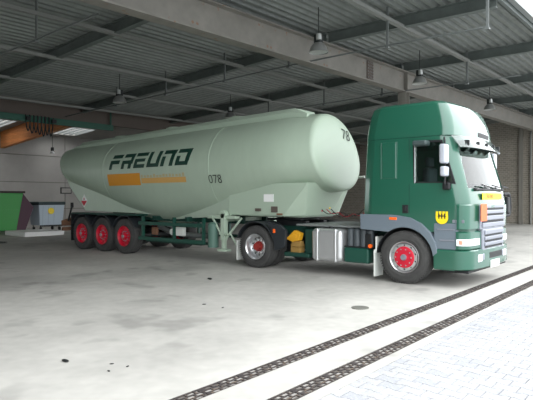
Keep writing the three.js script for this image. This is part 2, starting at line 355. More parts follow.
{
  const a = V(BEAMX(Z1), 5.35 + lift(Z1), Z1), b = V(BEAMX(Z0), 5.35 + lift(Z0), Z0);
  part('girder_body', metric(ibeam(a, b, 0.34, 0.73, 0.035, 0.02)), M.beam, girder);
  for (const z of [-18.1]) part('stiffener', [box(BEAMX(z) - 0.15, BEAMX(z) + 0.15, 5.38 + lift(z), 6.04 + lift(z), z - 0.008, z + 0.008)], M.beam, girder);
  const z = -15.7, X = BEAMX(z);
  const pl = part('splice_plate', [box(X + 0.01, X + 0.035, 5.44 + lift(z), 6.02 + lift(z), z - 0.2, z + 0.2)], M.plateBrown, girder, 'dark bolted splice plate');
  const bolts = []; for (let i = 0; i < 4; i++) for (let j = 0; j < 6; j++) bolts.push(zcyl(0.016, 0.016, 0.02, 0, 0, 0, 6).rotateY(Math.PI / 2).translate(X + 0.045, 5.49 + lift(z) + j * 0.096, z - 0.15 + i * 0.1));
  part('bolt_rows', bolts, M.galv, pl).userData.kind = 'stuff';
}
for (const [z, label] of [[-18.1, 'grey steel column under the main girder behind the cab'], [8, 'grey steel column under the main girder behind the camera']]) {
  const c = thing('steel_column', label, 'column', [BEAMX(z), 0, z], 'columns under the main girder', 'structure');
  part('shaft', [box(-0.15, 0.15, 0.03, 5.34 + lift(z), 0.13, 0.15), box(-0.15, 0.15, 0.03, 5.34 + lift(z), -0.15, -0.13), box(-0.008, 0.008, 0.03, 5.34 + lift(z), -0.13, 0.13)], M.beam, c);
  part('base_plate', [box(-0.22, 0.22, 0, 0.03, -0.22, 0.22)], M.galv, c);
}
const ORD = ['first', 'second', 'third', 'fourth', 'fifth', 'sixth', 'seventh'];
const purlinZ = [-3.4, -8.3, -13.2, -18.1, -23.0, -28.0, -33.0];
purlinZ.forEach((z, i) => {
  const y = PB + lift(z);
  solo('purlin', metric(ibeam(V(-3.92, y, z), V(-8.55, y, z), 0.17, PH, 0.018, 0.012)), M.purlin, `grey steel purlin between girder and eaves, ${ORD[i]} counted from the camera`, 'purlin', 'purlins in front of the main girder', 'structure');
  solo('purlin', metric(ibeam(V(-8.62, y, z), V(-21.2, y - fall(-21.2), z), 0.17, PH, 0.018, 0.012)), M.purlin, `grey steel purlin sloping back behind the girder, ${ORD[i]} counted from the camera`, 'purlin', 'purlins behind the main girder', 'structure');
});
[-6.25, -11.8, -14.6, -17.4, -20.2].forEach((x, i) => {
  const p = (z) => V(x, PB + lift(z) - fall(x) - 0.03, z);
  solo('roof_tie', [bar(p(Z0 + 0.05), p(Z1 - 0.05), 0.12, 0.016), bar(p(Z0 + 0.05).add(V(0.055, 0.04, 0)), p(Z1 - 0.05).add(V(0.055, 0.04, 0)), 0.012, 0.07)], M.batten,
    i ? `pale steel angle tie under the rear purlins, ${ORD[i - 1]} behind the girder` : 'pale steel angle tie under the purlins in front of the girder', 'tie', 'angle ties under the purlins', 'structure');
});
// conduits running with the truck, hung from the roof on flat droppers
[[-12.3, 5.4, -3.85, -21, 'long thin conduit hung below the roof over the truck'], [-17.9, 5.42, -4.6, -16.5, 'thin conduit hung below the roof behind the truck'], [-6.2, 5.3, -9.4, -20.5, 'thin conduit hung below the roof at upper left']].forEach(([z, y, xa, xb, label], q) => {
  const c = thing('conduit', label, 'conduit', [0, 0, 0], 'hung conduits', 'structure');
  const yy = (x) => y - fall(x) * 0.45;
  part('pipe', [tube(Array.from({ length: 9 }, (_, k) => { const x = xa + (xb - xa) * k / 8; return V(x, yy(x) + 0.012 * (k & 1), z); }), 0.022, 40, 6)], M.conduit, c);
  for (const x of q === 2 ? [-11.8, -14.6, -17.4] : [-3.85, -6.25, -9.3, -11.8, -14.6, -17.4].filter((v) => v < xa + 0.1 && v > xb))
    part('dropper', [box(x - 0.03, x + 0.03, yy(x) - 0.05, PB + PH + lift(z) - fall(x), z - 0.012, z + 0.012), box(x - 0.05, x + 0.05, yy(x) - 0.06, yy(x) - 0.02, z - 0.05, z + 0.05)], M.conduit, c);
});
function highBay(x, y, z, label) {
  const l = thing('high_bay_lamp', label, 'lamp', [x, y, z], 'bell shaped high bay lamps');
  part('shade', zlathe([[0.235, 0], [0.23, 0.02], [0.2, 0.12], [0.15, 0.2], [0.1, 0.235], [0.085, 0.24], [0.09, 0.236], [0.145, 0.19], [0.19, 0.115], [0.222, 0.02], [0.235, 0]], 28).rotateX(-Math.PI / 2), M.lampBell, l);
  part('lens', [new THREE.CylinderGeometry(0.215, 0.215, 0.012, 28).translate(0, 0.02, 0)], M.lampGlass, l);
  part('gear_box', [rbox(-0.09, 0.09, 0.24, 0.44, -0.085, 0.085, 0.015)], M.lampBox, l);
  part('capacitor', [rod(V(0.07, 0.28, 0.09), V(0.07, 0.42, 0.09), 0.065, 14)], M.lampCan, l);
  const top = PB + PH - 0.04 + lift(z) - fall(x) - y;
  part('suspension', [rod(V(0, 0.44, 0), V(0, top, 0), 0.012, 6)], M.lampBox, l);
  return l;
}
highBay(-7.48, 5.2, -11.1, 'bell lamp hanging nearest in front of the girder');
highBay(-7.3, 5.3, -16.6, 'bell lamp hanging above the cab roof');
highBay(-7.2, 5.3, -23.3, 'small bell lamp hanging beyond the cab near the brick wall');
highBay(-15.7, 4.9, -11.2, 'bell lamp hanging behind the girder above the tank rear');
highBay(-15.4, 4.95, -16.4, 'bell lamp half hidden by the top of the tank');
{
  const r = thing('crane_rail', 'dark green steel rail beam along the back edge of the roof', 'rail beam', [0, 0, 0], null, 'structure');
  part('rail_body', [bar(V(-21, 4.8, -14.6), V(-21, 4.8, Z1), 0.14, 0.25)], M.rail, r);
  part('post', [box(-21.1, -20.9, 0, 4.68, 5.92, 6.08)], M.rail, r);
  for (const z of [-14.5, -8, -3]) part('hanger', [box(-21.03, -20.97, 4.9, 5.55, z - 0.03, z + 0.03)], M.rail, r);
}
{
  const y = (x) => 4.28 + (x - XR) * 0.09;
  const pr = slab([[XR + 0.02, y(XR)], [-21.3, y(-21.3)], [-21.3, y(-21.3) + 0.86], [XR + 0.02, y(XR) + 0.86]], -13.52, -13.28, 0.01);
  for (const [z, label] of [[0, 'orange brown glued timber rafter at upper left'], [10, 'timber rafter of the rear bay left of the picture'], [-10, 'timber rafter of the rear bay hidden by the tank']])
    solo('timber_rafter', metric(pr.clone().translate(0, 0, z)), M.glulam, label, 'rafter', 'rear bay rafters', 'structure');
}
{ // slack cables hanging from the green rail
  const t = thing('hanging_cables', 'tangle of dark cables looped over the green rail', 'cables', [-21, 4.66, -11.2]);
  for (let k = 0; k < 7; k++) {
    const z = -0.5 + k * 0.16, d = 0.35 + 0.25 * rnd();
    part('cable', tube([V(0.09, 0.26, z), V(0.11, 0, z + 0.03), V(0.1, -d, z + 0.1), V(0.11, -d * 0.6, z + 0.17), V(0.1, 0.28, z + 0.2)], 0.022, 20, 6), M.black, t);
  }
  part('trolley', [rbox(0.08, 0.2, 0.05, 0.2, -0.6, -0.4, 0.02)], M.black, t); part('trolley', [rbox(0.08, 0.2, 0.05, 0.2, 0.5, 0.66, 0.02)], M.black, t);
}
{
  const l = thing('pendant_lamp', 'small pale pendant lamp in front of the back wall', 'lamp', [-27, 4.0, -15.05]);
  part('shade', zlathe([[0.11, 0], [0.1, 0.05], [0.05, 0.12], [0.02, 0.14]], 16).rotateX(-Math.PI / 2), S({ color: 0xe4e6e4, roughness: 0.4, ...both }), l);
  part('cord', [rod(V(0, 0.14, 0), V(0, 1.33, 0), 0.012, 6), rbox(-0.06, 0.06, 0.14, 0.32, -0.06, 0.06, 0.01)], M.black, l);
}
{
  const b = thing('wall_sign', 'small dark framed board on the back wall beside the tank', 'sign', [XR, 1.9, -17.05]);
  part('frame', [box(0, 0.04, 0, 0.36, -0.34, 0.34)], M.black, b); part('board', [box(0.04, 0.05, 0.05, 0.31, -0.29, 0.29)], M.panel[0], b);
}

// ---------------------------------------------------------------- wheels (axle along z, outer face towards +z)
function discHoles(n, rr, r, n2 = 10) { return Array.from({ length: n }, (_, k) => { const a = (k + 0.5) / n * Math.PI * 2; return Array.from({ length: n2 }, (_, j) => { const b = -j / n2 * Math.PI * 2; return [Math.cos(a) * rr + Math.cos(b) * r, Math.sin(a) * rr + Math.sin(b) * r]; }); }); }
const ring = (r, n = 48) => Array.from({ length: n }, (_, k) => [Math.cos(k / n * Math.PI * 2) * r, Math.sin(k / n * Math.PI * 2) * r]);
const tyreGeo = {};
function tyre(R, w) {
  const key = R + '/' + w; if (tyreGeo[key]) return tyreGeo[key];
  const h = w / 2, pr = [[0.285, -h + 0.05], [0.30, -h + 0.02], [R * 0.78, -h], [R - 0.05, -h + 0.012], [R - 0.012, -h + 0.035]];
  for (let k = 0; k < 4; k++) { const z = -h + 0.05 + (k + 0.5) * (w - 0.1) / 4; pr.push([R, z - 0.022], [R, z + 0.012], [R - 0.012, z + 0.016], [R - 0.012, z + 0.024]); }
  pr.push([R - 0.012, h - 0.035], [R - 0.05, h - 0.012], [R - 0.07, h - 0.004], [R * 0.78, h], [R * 0.74, h - 0.002], [R * 0.735, h + 0.003], [R * 0.70, h + 0.002], [0.30, h - 0.02], [0.285, h - 0.05]);
  const side = []; // shoulder lugs
  for (let k = 0; k < 60; k++) { const a = k / 60 * Math.PI * 2; side.push(new THREE.BoxGeometry(0.03, 0.02, 0.035).translate(0, R - 0.016, h - 0.032).rotateZ(a), new THREE.BoxGeometry(0.03, 0.02, 0.035).translate(0, R - 0.016, -h + 0.032).rotateZ(a)); }
  return tyreGeo[key] = join([zlathe(pr, 64), ...side]);
}
const nutRing = (n, rr, z, r = 0.017, l = 0.035) => Array.from({ length: n }, (_, k) => { const a = k / n * Math.PI * 2; return zcyl(r, r * 0.9, l, Math.cos(a) * rr, Math.sin(a) * rr, z, 6); });
function wheel(kind, R, w, x, z, side, parent) {
  const g = new THREE.Group(); g.name = 'wheel'; g.position.set(x, R, z); if (side < 0) g.rotation.y = Math.PI; parent.add(g);
  const h = w / 2;
  part('tyre', tyre(R, w), M.rubber, g);
  const rimMat = kind === 'trailer' ? M.red : M.alu;
  const face = kind === 'front' ? h - 0.025 : kind === 'drive' ? h - 0.16 : h - 0.085;    // where the disc sits
  part('rim', [zlathe([[0.300, h - 0.022], [0.305, h - 0.008], [0.297, h - 0.004], [0.285, h - 0.02], [0.268, h - 0.05], [0.255, Math.min(face, h - 0.06)], [0.25, -h + 0.06], [0.285, -h + 0.03], [0.3, -h + 0.02]], 48)], rimMat, g);
  part('disc', [slab(ring(0.262), face - 0.012, face + 0.004, 0.003, discHoles(10, kind === 'front' ? 0.232 : 0.205, kind === 'front' ? 0.018 : 0.026))], rimMat, g);
  part('brake_drum', [zcyl(0.2, 0.2, 0.1, 0, 0, face - 0.09)], M.black, g);
  if (kind === 'front') {
    const c = part('hub_cover', [zlathe([[0, face + 0.03], [0.06, face + 0.03], [0.075, face + 0.016], [0.12, face + 0.02], [0.195, face + 0.022], [0.208, face + 0.004]])], M.red, g, 'red ring cover of the hub');
    for (const q of nutRing(10, 0.16, face + 0.03)) part('wheel_nut', q, M.chrome, g); part('hub_cap', [zcyl(0.062, 0.05, 0.04, 0, 0, face + 0.05)], M.silver, g);
  } else if (kind === 'drive') {
    part('hub', [zcyl(0.1, 0.085, 0.12, 0, 0, face + 0.06), zcyl(0.125, 0.12, 0.03, 0, 0, face + 0.015)], M.redHub, g, 'rusty red axle hub'); for (const q of nutRing(10, 0.15, face + 0.02)) part('wheel_nut', q, M.chrome, g);
  } else {
    part('hub', [zcyl(0.09, 0.075, 0.1, 0, 0, face + 0.05), zcyl(0.15, 0.14, 0.02, 0, 0, face + 0.012)], M.red, g); for (const q of nutRing(10, 0.14, face + 0.03)) part('wheel_nut', q, M.silver, g);
    part('hub_cap', [zcyl(0.055, 0.045, 0.03, 0, 0, face + 0.11)], M.galv, g);
  }
  return g;
}

const font = await new FontLoader().loadAsync('fonts/droid/droid_sans_bold.typeface.json');
const fontR = await new FontLoader().loadAsync('fonts/droid/droid_sans_regular.typeface.json');
const text = (s, size, depth, f = font) => new TextGeometry(s, { font: f, size, depth, curveSegments: 4, bevelEnabled: false });

// ---------------------------------------------------------------- silo semi-trailer
const TZ = -11.0;
const trailer = thing('silo_trailer', 'pale green silo tank semi-trailer lettered FREUND with three red wheels', 'trailer', [-13, 0, TZ]);
const tx = (X) => X + 13;
// stations: X, top, bottom, half width
const ST = [[-17.05, 3.45, 1.84, 1.12], [-16.2, 3.48, 1.66, 1.18], [-15.1, 3.50, 1.40, 1.20], [-14.0, 3.53, 1.08, 1.22], [-13.1, 3.56, 0.91, 1.23], [-12.4, 3.58, 0.89, 1.235], [-11.3, 3.61, 0.98, 1.235], [-9.9, 3.65, 1.18, 1.235], [-8.6, 3.68, 1.52, 1.23], [-7.8, 3.69, 1.72, 1.19], [-6.96, 3.66, 1.80, 1.04]];
function stat(X) { // smooth between stations
  let i = 0; while (i < ST.length - 2 && X > ST[i + 1][0]) i++;
  const a = ST[Math.max(0, i - 1)], b = ST[i], c = ST[i + 1], d = ST[Math.min(ST.length - 1, i + 2)], t = (X - b[0]) / (c[0] - b[0]), h = c[0] - b[0];
  const out = [X];
  for (let k = 1; k < 4; k++) {
    const m0 = (c[k] - a[k]) / (c[0] - a[0]) * h, m1 = (d[k] - b[k]) / (d[0] - b[0]) * h, t2 = t * t, t3 = t2 * t;
    out.push((2 * t3 - 3 * t2 + 1) * b[k] + (t3 - 2 * t2 + t) * m0 + (-2 * t3 + 3 * t2) * c[k] + (t3 - t2) * m1);
  }
  return out;
}
const yc = (s) => Math.max(2.52, s[1] - s[3] * 0.98);
const leanAt = (X) => (X > -8.6 ? -0.19 * ((X + 8.6) / 1.56) ** 2 : X < -14.5 ? -0.75 * ((-14.5 - X) / 2.55) ** 2 : 0);
function section(X, k = 1, dx = 0, n = 72) {
  const s = stat(X), c = yc(s), ln = leanAt(X), pts = [];
  for (let j = 0; j < n; j++) {
    const a = j / n * Math.PI * 2, cy = Math.cos(a), sz = Math.sin(a);
    const y = (cy > 0 ? (s[1] - c) * cy : (c - s[2]) * cy) * k, z = s[3] * sz * k;
    const mid = (s[1] + s[2]) / 2 - c; const yy = c + mid * (1 - k) + y;
    pts.push([tx(X) + dx + ln * (yy - c), yy, z]);
  }
  return pts;
}
const tankZ = (X, y) => { const s = stat(X), c = yc(s), r = y > c ? (y - c) / (s[1] - c) : (c - y) / (c - s[2]); return s[3] * Math.sqrt(Math.max(0.02, 1 - r * r)); };
const rearX = -17.05, frontX = -6.96;
const HEAD = [[1, 0], [0.994, 0.035], [0.975, 0.07], [0.945, 0.1], [0.9, 0.12], [0.8, 0.14], [0.6, 0.155], [0.3, 0.165], [0.08, 0.167]];  // dished front end: share of the radius, how far forward
{
  const rings = [];
  for (const [k, dx] of HEAD.slice(1).reverse()) rings.push(section(rearX, k, -1.5 * dx));
  for (let k = 0; k <= 60; k++) rings.push(section(rearX + (frontX - rearX) * k / 60));
  for (const [k, dx] of HEAD.slice(1)) rings.push(section(frontX, k, dx));
  const g = loft(rings, true, true, 0.9);
  { const p = g.attributes.position, u = g.attributes.uv; for (let i = 0; i < p.count; i++) u.setXY(i, p.getX(i), p.getY(i) * 1.0 + p.getZ(i) * 0.4); }
  const tank = part('tank', g, M.tank, trailer);
  // welded seams
  for (const X of [-16.98, -14.6, -9.95]) part('weld_seam', tube(section(X, 1.002).concat([section(X, 1.002)[0]]).map((p) => V(...p)), 0.008, 140, 6), M.tank, tank);
  // walkway fairing along the top
  const wr = []; for (let k = 0; k <= 24; k++) {
    const X = -17.4 + (10.0 * k) / 24, s = stat(X), e = k === 0 || k === 24 ? 0.02 : 0.125, y = s[1];
    wr.push([[tx(X), y - 0.12, 0.52], [tx(X), y - 0.05 + e * 0.6, 0.5], [tx(X) + (k === 24 ? -0.35 : k === 0 ? 0.3 : 0), y + e, 0.4], [tx(X) + (k === 24 ? -0.35 : k === 0 ? 0.3 : 0), y + e, -0.4], [tx(X), y - 0.05 + e * 0.6, -0.5], [tx(X), y - 0.12, -0.52]]);
  }
  part('walkway', loft(wr, true, true, 0.5), M.tank, trailer);
  for (const X of [-15.2, -12.6, -10.0]) part('hatch', [new THREE.CylinderGeometry(0.28, 0.28, 0.1, 28).translate(tx(X), stat(X)[1] + 0.13, 0), new THREE.CylinderGeometry(0.2, 0.27, 0.03, 28).translate(tx(X), stat(X)[1] + 0.195, 0)], M.tank, trailer);

  // lettering laid on the curved shell
  const onShell = (geo, X0, y0, lift2 = 0.004) => { const p = geo.attributes.position; for (let i = 0; i < p.count; i++) { const X = X0 + p.getX(i), y = y0 + p.getY(i), d = p.getZ(i); p.setXYZ(i, tx(X), y, tankZ(X, y) + lift2 + d); } geo.computeVertexNormals(); return geo; };
  const quad = (x0, x1, y0, y1, slant = 0) => { const b = new THREE.PlaneGeometry(x1 - x0, y1 - y0, Math.max(1, Math.ceil((x1 - x0) / 0.1)), Math.max(1, Math.ceil((y1 - y0) / 0.05))).translate((x0 + x1) / 2, (y0 + y1) / 2, 0); const p = b.attributes.position; for (let i = 0; i < p.count; i++) p.setX(i, p.getX(i) + p.getY(i) * slant); return b; };
  const glyph = {
    F: [[0.06, 1, 0.75, 1], [0, 0.88, 0.36, 0.62], [0, 0.27, 0, 0.36]],
    R: [[0.06, 1, 0.76, 1], [0.73, 1, 0.5, 0.76], [0, 1, 0.32, 0.56], [0, 0.27, 0, 0.32], [0.62, 0.9, 0, 0.32]],
    E: [[0.0, 1, 0.77, 1], [0, 0.9, 0.40, 0.61], [0, 0.95, 0, 0.24], [0, 0.27, 0.24, 0.40]],
    U: [[0, 0.28, 0.24, 1], [0.0, 1, 0, 0.24], [0.72, 1, 0.24, 1]],
    N: [[0, 0.28, 0, 0.62], [0.05, 1, 0.76, 1], [0.68, 0.96, 0, 0.76]],
    D: [[0, 1, 0.76, 1], [0.70, 1, 0.24, 0.76], [0, 0.96, 0, 0.24], [0, 0.28, 0.24, 0.58]],
  };
  const hgt = 0.44, wid = 0.53, gapx = 0.075, slant = 0.28;
  [...'FREUND'].forEach((ch, k) => {
    const q = glyph[ch].map(([x0, x1, y0, y1]) => onShell(quad(x0 * wid, x1 * wid, y0 * hgt, y1 * hgt, slant), -14.26 + k * (wid + gapx), 2.505 + 0.004 * k));
    const l = new THREE.Group(); l.name = 'letter'; trailer.add(l); for (const g of q) part('stroke', g, M.letterGreen, l);
  });
  part('stripe', [onShell(quad(0, 1.62, 0, 0.35), -14.36, 2.02)], M.bandOrange, tank, 'orange stripe under the lettering');
  const soft = [onShell(quad(0, 1.88, 0.05, 0.20), -12.7, 2.02, 0.003)];
  part('stripe', soft, M.bandPale, tank, 'faded pale orange stripe');
  const ends = []; for (let k = 0; k < 14; k++) ends.push(onShell(quad(k * 0.134 + 0.01, k * 0.134 + 0.085 + 0.03 * hash(k, 1, 2), 0.215, 0.215 + 0.05 + 0.05 * hash(k, 2, 2)), -12.7, 2.02, 0.003));
  part('faded_print', ends, S({ color: 0xb9ae86, roughness: 0.6 }), tank, 'faded illegible print').userData.kind = 'stuff';
  const num = text('078', 0.205, 0.0001, fontR); part('fleet_number', onShell(num, -9.98, 2.03, 0.014), M.ink, tank, 'black number 078');
  // number on the front head: follow the dished end
  {
    const t78 = text('78', 0.25, 0.0001, fontR).rotateZ(-0.15); const p = t78.attributes.position;
    for (let i = 0; i < p.count; i++) {
      const z = -0.22 - p.getX(i), y = 3.08 + p.getY(i); const s = stat(frontX), c = yc(s), mid = (s[1] + s[2]) / 2;
      const rho = Math.min(0.995, Math.hypot((y - mid) / ((s[1] - s[2]) / 2), z / s[3])); let q = 0; while (q < HEAD.length - 2 && HEAD[q + 1][0] > rho) q++;
      const u = (HEAD[q][0] - rho) / (HEAD[q][0] - HEAD[q + 1][0]);
      p.setXYZ(i, tx(frontX) + lerp(HEAD[q][1], HEAD[q + 1][1], u) + leanAt(frontX) * (y - c) + 0.014, y, z);
    }
    t78.computeVertexNormals(); part('fleet_number', t78, M.ink, tank, 'black number on the front end');
  }
  part('bracket', [rbox(tx(-6.9), tx(-6.76), 2.12, 2.16, 0.12, 0.28, 0.01)], M.conduit, tank); part('bracket', [rod(V(tx(-6.95), 2.16, -1.0), V(tx(-6.72), 2.18, -1.02), 0.03)], M.offwhite, tank);
}
{ // skirts that carry the tank
  const shell = (pl) => { const g = []; for (const [pts, z0, z1] of pl) g.push(slab(pts.map(([X, y]) => [tx(X), y]), z0, z1, 0.004)); return g; };
  const rear = [[-17.0, 2.3], [-16.8, 2.0], [-15.98, 1.24], [-12.6, 1.17], [-12.6, 1.6], [-14, 2.3]];
  const splay = (g, sgn) => { const p = g.attributes.position; for (let i = 0; i < p.count; i++) p.setZ(i, p.getZ(i) + sgn * 0.27 * Math.max(0, (-12.8 + 13 - p.getX(i)) / 3.6)); g.computeVertexNormals(); return g; };
  part('rear_skirt', [splay(shell([[rear, 0.66, 0.69]])[0], 1), splay(shell([[rear, -0.69, -0.66]])[0], -1), bar(V(tx(-15.99), 1.24, 0), V(tx(-16.8), 2.02, 0), 1.84, 0.02)], M.tank, trailer);
  // front cradle: a tapering pyramid under the front end
  const plan = (y, hw, xs, hs, xf, hf) => [[tx(-9.5), y, -hw], [tx(-9.5), y, hw], [tx(-7.75), y, hw], [tx(xs), y, hs], [tx(xf), y, hf], [tx(xf), y, -hf], [tx(xs), y, -hs], [tx(-7.75), y, -hw]].reverse();
  part('front_skirt', [loft([plan(1.225, 0.91, -7.3, 0.68, -7.22, 0.2), plan(1.26, 0.92, -7.28, 0.7, -7.2, 0.22), plan(2.0, 0.95, -7.08, 0.93, -6.98, 0.62)], true, true, 0.2)], M.tank, trailer);
  const tri = [[-12.3, 1.02], [-9.45, 1.2], [-9.45, 2.1], [-10.6, 1.7], [-12.0, 1.3]];
  const toe = (g, sgn) => { const p = g.attributes.position; for (let i = 0; i < p.count; i++) p.setZ(i, p.getZ(i) - sgn * 0.42 * Math.max(0, (-9.45 + 13 - p.getX(i)) / 2.85)); g.computeVertexNormals(); return g; };
  part('side_member', [toe(shell([[tri, 0.88, 0.92]])[0], 1)], M.tank, trailer); part('side_member', [toe(shell([[tri, -0.92, -0.88]])[0], -1)], M.tank, trailer);
  part('front_plate', [rbox(tx(-9.4), tx(-7.4), 1.19, 1.225, -0.65, 0.65, 0.01)], M.tank, trailer);
  for (const z of [0.46, -0.46]) part('frame_rail', [box(tx(-16.4), tx(-9.4), 0.98, 1.16, z - 0.04, z + 0.04)], M.greenDeep, trailer);
  for (const X of [-16.3, -15.2, -14.1, -12.6, -11.2, -9.7]) part('cross_member', [box(tx(X) - 0.05, tx(X) + 0.05, 1.0, 1.13, -0.85, 0.85)], M.greenDeep, trailer);
  part('king_pin', [new THREE.CylinderGeometry(0.045, 0.045, 0.09, 16).translate(tx(-7.9), 1.145, 0)], M.galv, trailer);
  // stickers on the front skirt
  part('sticker', [box(tx(-8.35), tx(-8.05), 1.56, 1.74, 0.942, 0.95)], M.white, trailer, 'white blank sticker');
  part('label_plate', [box(tx(-8.62), tx(-8.44), 1.33, 1.40, 0.93, 0.953)], M.plateBrown, trailer);
  part('label_plate', [box(tx(-8.12), tx(-7.94), 1.31, 1.45, 0.93, 0.953)], M.plateBrown, trailer);
  part('label_plate', [box(tx(-7.96), tx(-7.80), 1.25, 1.29, 0.92, 0.945)], M.rust, trailer);
  part('coupling_head', [zcyl(0.035, 0.035, 0.06, 0, 0, 0, 12).rotateY(Math.PI / 2).translate(tx(-7.2), 1.36, 0.2)], M.placardRed, trailer, 'red air line coupling'); part('coupling_head', [zcyl(0.035, 0.035, 0.06, 0, 0, 0, 12).rotateY(Math.PI / 2).translate(tx(-7.18), 1.42, -0.1)], M.yellow, trailer, 'yellow air line coupling');
  // diamond hazard placard on the rear skirt
  const d = (r, z0, z1) => slab([[r, 0], [0, r], [-r, 0], [0, -r]].map(([x, y]) => [tx(-16.05) + x * 0.9, 1.56 + y]), z0, z1);
  const pl = part('hazard_placard', [d(0.21, 0.937, 0.942)], M.white, trailer, 'red and white diamond placard');
  part('placard_field', [slab([[0.17, 0.0], [-0.17, 0.0], [0, -0.18]].map(([x, y]) => [tx(-16.05) + x, 1.56 + y]), 0.942, 0.945), slab([[0.04, 0.03], [0.0, 0.12], [-0.04, 0.03]].map(([x, y]) => [tx(-16.05) + x, 1.56 + y]), 0.942, 0.945)], M.placardRed, pl);
}
{ // running gear
  const ax = [-13.5, -14.62, -15.74];
  for (const X of ax) {
    wheel('trailer', 0.52, 0.36, tx(X), 1.06, 1, trailer); wheel('trailer', 0.52, 0.36, tx(X), -1.06, -1, trailer);
    part('axle', [zcyl(0.07, 0.07, 1.9, tx(X), 0.52, 0, 16), rbox(tx(X) - 0.08, tx(X) + 0.5, 0.62, 0.72, 0.4, 0.5, 0.01), rbox(tx(X) - 0.08, tx(X) + 0.5, 0.62, 0.72, -0.5, -0.4, 0.01)], M.black, trailer);
    // mudguard: arc over each wheel
    const arc = []; for (let k = 0; k <= 12; k++) { const a = Math.PI * (0.14 + 0.72 * k / 12); arc.push([tx(X) + Math.cos(a) * 0.59, 0.55 + Math.sin(a) * 0.59]); }
    const inn = arc.slice().reverse().map(([x, y]) => [tx(X) + (x - tx(X)) * 0.965, 0.55 + (y - 0.55) * 0.965]);
    part('mudguard', [slab([...arc, ...inn], 0.86, 1.25, 0.004)], M.fender, trailer); part('mudguard', [slab([...arc, ...inn], -1.25, -0.86, 0.004)], M.fender, trailer);
  }
  for (const z of [1.03, -1.03]) { part('mudguard_deck', [rbox(tx(-16.3), tx(-12.9), 1.13, 1.18, z - 0.22, z + 0.22, 0.015)], M.greenDeep, trailer); part('mud_flap', [rbox(tx(-16.42), tx(-16.4), 0.25, 1.15, z - 0.17, z + 0.17, 0.008)], M.black, trailer); }
  // side guards of dark green tube
  for (const s of [1, -1]) {
    for (const y of [0.93, 0.5]) part('side_guard', [rbox(tx(-12.85), tx(-10.15), y - 0.05, y + 0.05, s > 0 ? 1.14 : -1.2, s > 0 ? 1.2 : -1.14, 0.01)], M.greenDark, trailer);
    for (const X of [-12.75, -11.4, -10.25]) part('guard_post', [box(tx(X) - 0.03, tx(X) + 0.03, 0.45, 1.12, s > 0 ? 1.06 : -1.14, s > 0 ? 1.14 : -1.06)], M.greenDark, trailer);
  }
  part('discharge_pipe', [tube([V(tx(-13.0), 0.78, 0.3), V(tx(-12.2), 0.66, 0.5), V(tx(-11.3), 0.62, 0.62), V(tx(-10.5), 0.62, 0.66)], 0.07, 24, 14), new THREE.CylinderGeometry(0.16, 0.07, 0.2, 20).translate(tx(-12.75), 0.86, 0.1)], M.galv, trailer);
  part('valve', [rbox(tx(-11.35), tx(-11.05), 0.62, 0.86, 0.98, 1.1, 0.02), zcyl(0.09, 0.09, 0.08, tx(-11.5), 0.72, 1.06, 18)], M.offwhite, trailer, 'pale discharge valve between the side guards');
  part('valve', [rbox(tx(-12.5), tx(-12.3), 0.6, 0.82, 0.9, 1.0, 0.02)], M.rust, trailer, 'brown valve box');
  part('hose_tray', [rbox(tx(-12.7), tx(-10.4), 0.40, 0.46, 0.6, 1.05, 0.01)], M.greenDeep, trailer);
  part('canister', [new THREE.CylinderGeometry(0.14, 0.14, 0.6, 24).translate(tx(-9.98), 0.68, 1.02), new THREE.CylinderGeometry(0.1, 0.14, 0.05, 24).translate(tx(-9.98), 1.0, 1.02)], S({ color: 0x4f6f63, roughness: 0.5 }), trailer, 'upright grey green canister');
  // landing legs with braces
  for (const s of [1, -1]) {
    const z = s * 1.0, l = part('landing_leg', [rbox(tx(-9.68), tx(-9.54), 0.58, 1.26, z - 0.07, z + 0.07, 0.012), rbox(tx(-9.66), tx(-9.56), 0.36, 0.7, z - 0.05, z + 0.05, 0.01), zcyl(0.1, 0.1, 0.14, tx(-9.62), 1.24, z, 20)], M.tank, trailer);
    part('foot', [rbox(tx(-9.76), tx(-9.46), 0.3, 0.36, z - 0.11, z + 0.11, 0.015)], M.tank, l);
    part('brace', [rod(V(tx(-10.02), 1.16, z + s * 0.02), V(tx(-9.66), 0.72, z + s * 0.05), 0.028)], M.tank, l);
    part('brace', [rod(V(tx(-9.1), 1.15, z - s * 0.1), V(tx(-9.55), 0.62, z), 0.03)], M.tank, l);
    part('brace', [rod(V(tx(-9.42), 0.8, z), V(tx(-9.25), 0.42, z - s * 0.1), 0.022)], M.tank, l);
    part('ring_clamp', [rbox(tx(-9.72), tx(-9.42), 0.72, 0.76, z - 0.09, z + 0.09, 0.01)], M.tank, l);
  }
  part('landing_leg_beam', [box(tx(-9.68), tx(-9.56), 1.05, 1.15, -0.95, 0.95), rbox(tx(-10.2), tx(-9.2), 1.12, 1.2, 0.86, 1.02, 0.01)], M.tank, trailer);
  // rear light bar, pipe end and bumper
  part('rear_bumper', [rbox(tx(-17.0), tx(-16.9), 0.55, 0.67, -1.2, 1.2, 0.02), box(tx(-16.95), tx(-16.4), 0.75, 0.87, 0.38, 0.48), box(tx(-16.95), tx(-16.4), 0.75, 0.87, -0.48, -0.38), rbox(tx(-17.02), tx(-16.94), 0.72, 0.9, -1.2, 1.2, 0.02)], M.rust, trailer, 'brown rear light bar and bumper');
  part('rear_pipe', [tube([V(tx(-16.5), 0.95, 0.7), V(tx(-16.75), 0.98, 0.85), V(tx(-16.95), 0.9, 0.95), V(tx(-17.25), 0.82, 1.0)], 0.07, 16, 12)], M.rust, trailer, 'rusty brown outlet pipe');
  part('rear_marker', [rod(V(tx(-16.7), 0.9, 1.12), V(tx(-16.5), 1.35, 1.12), 0.03), rbox(tx(-16.52), tx(-16.44), 1.33, 1.5, 1.08, 1.16, 0.02)], M.black, trailer);
}

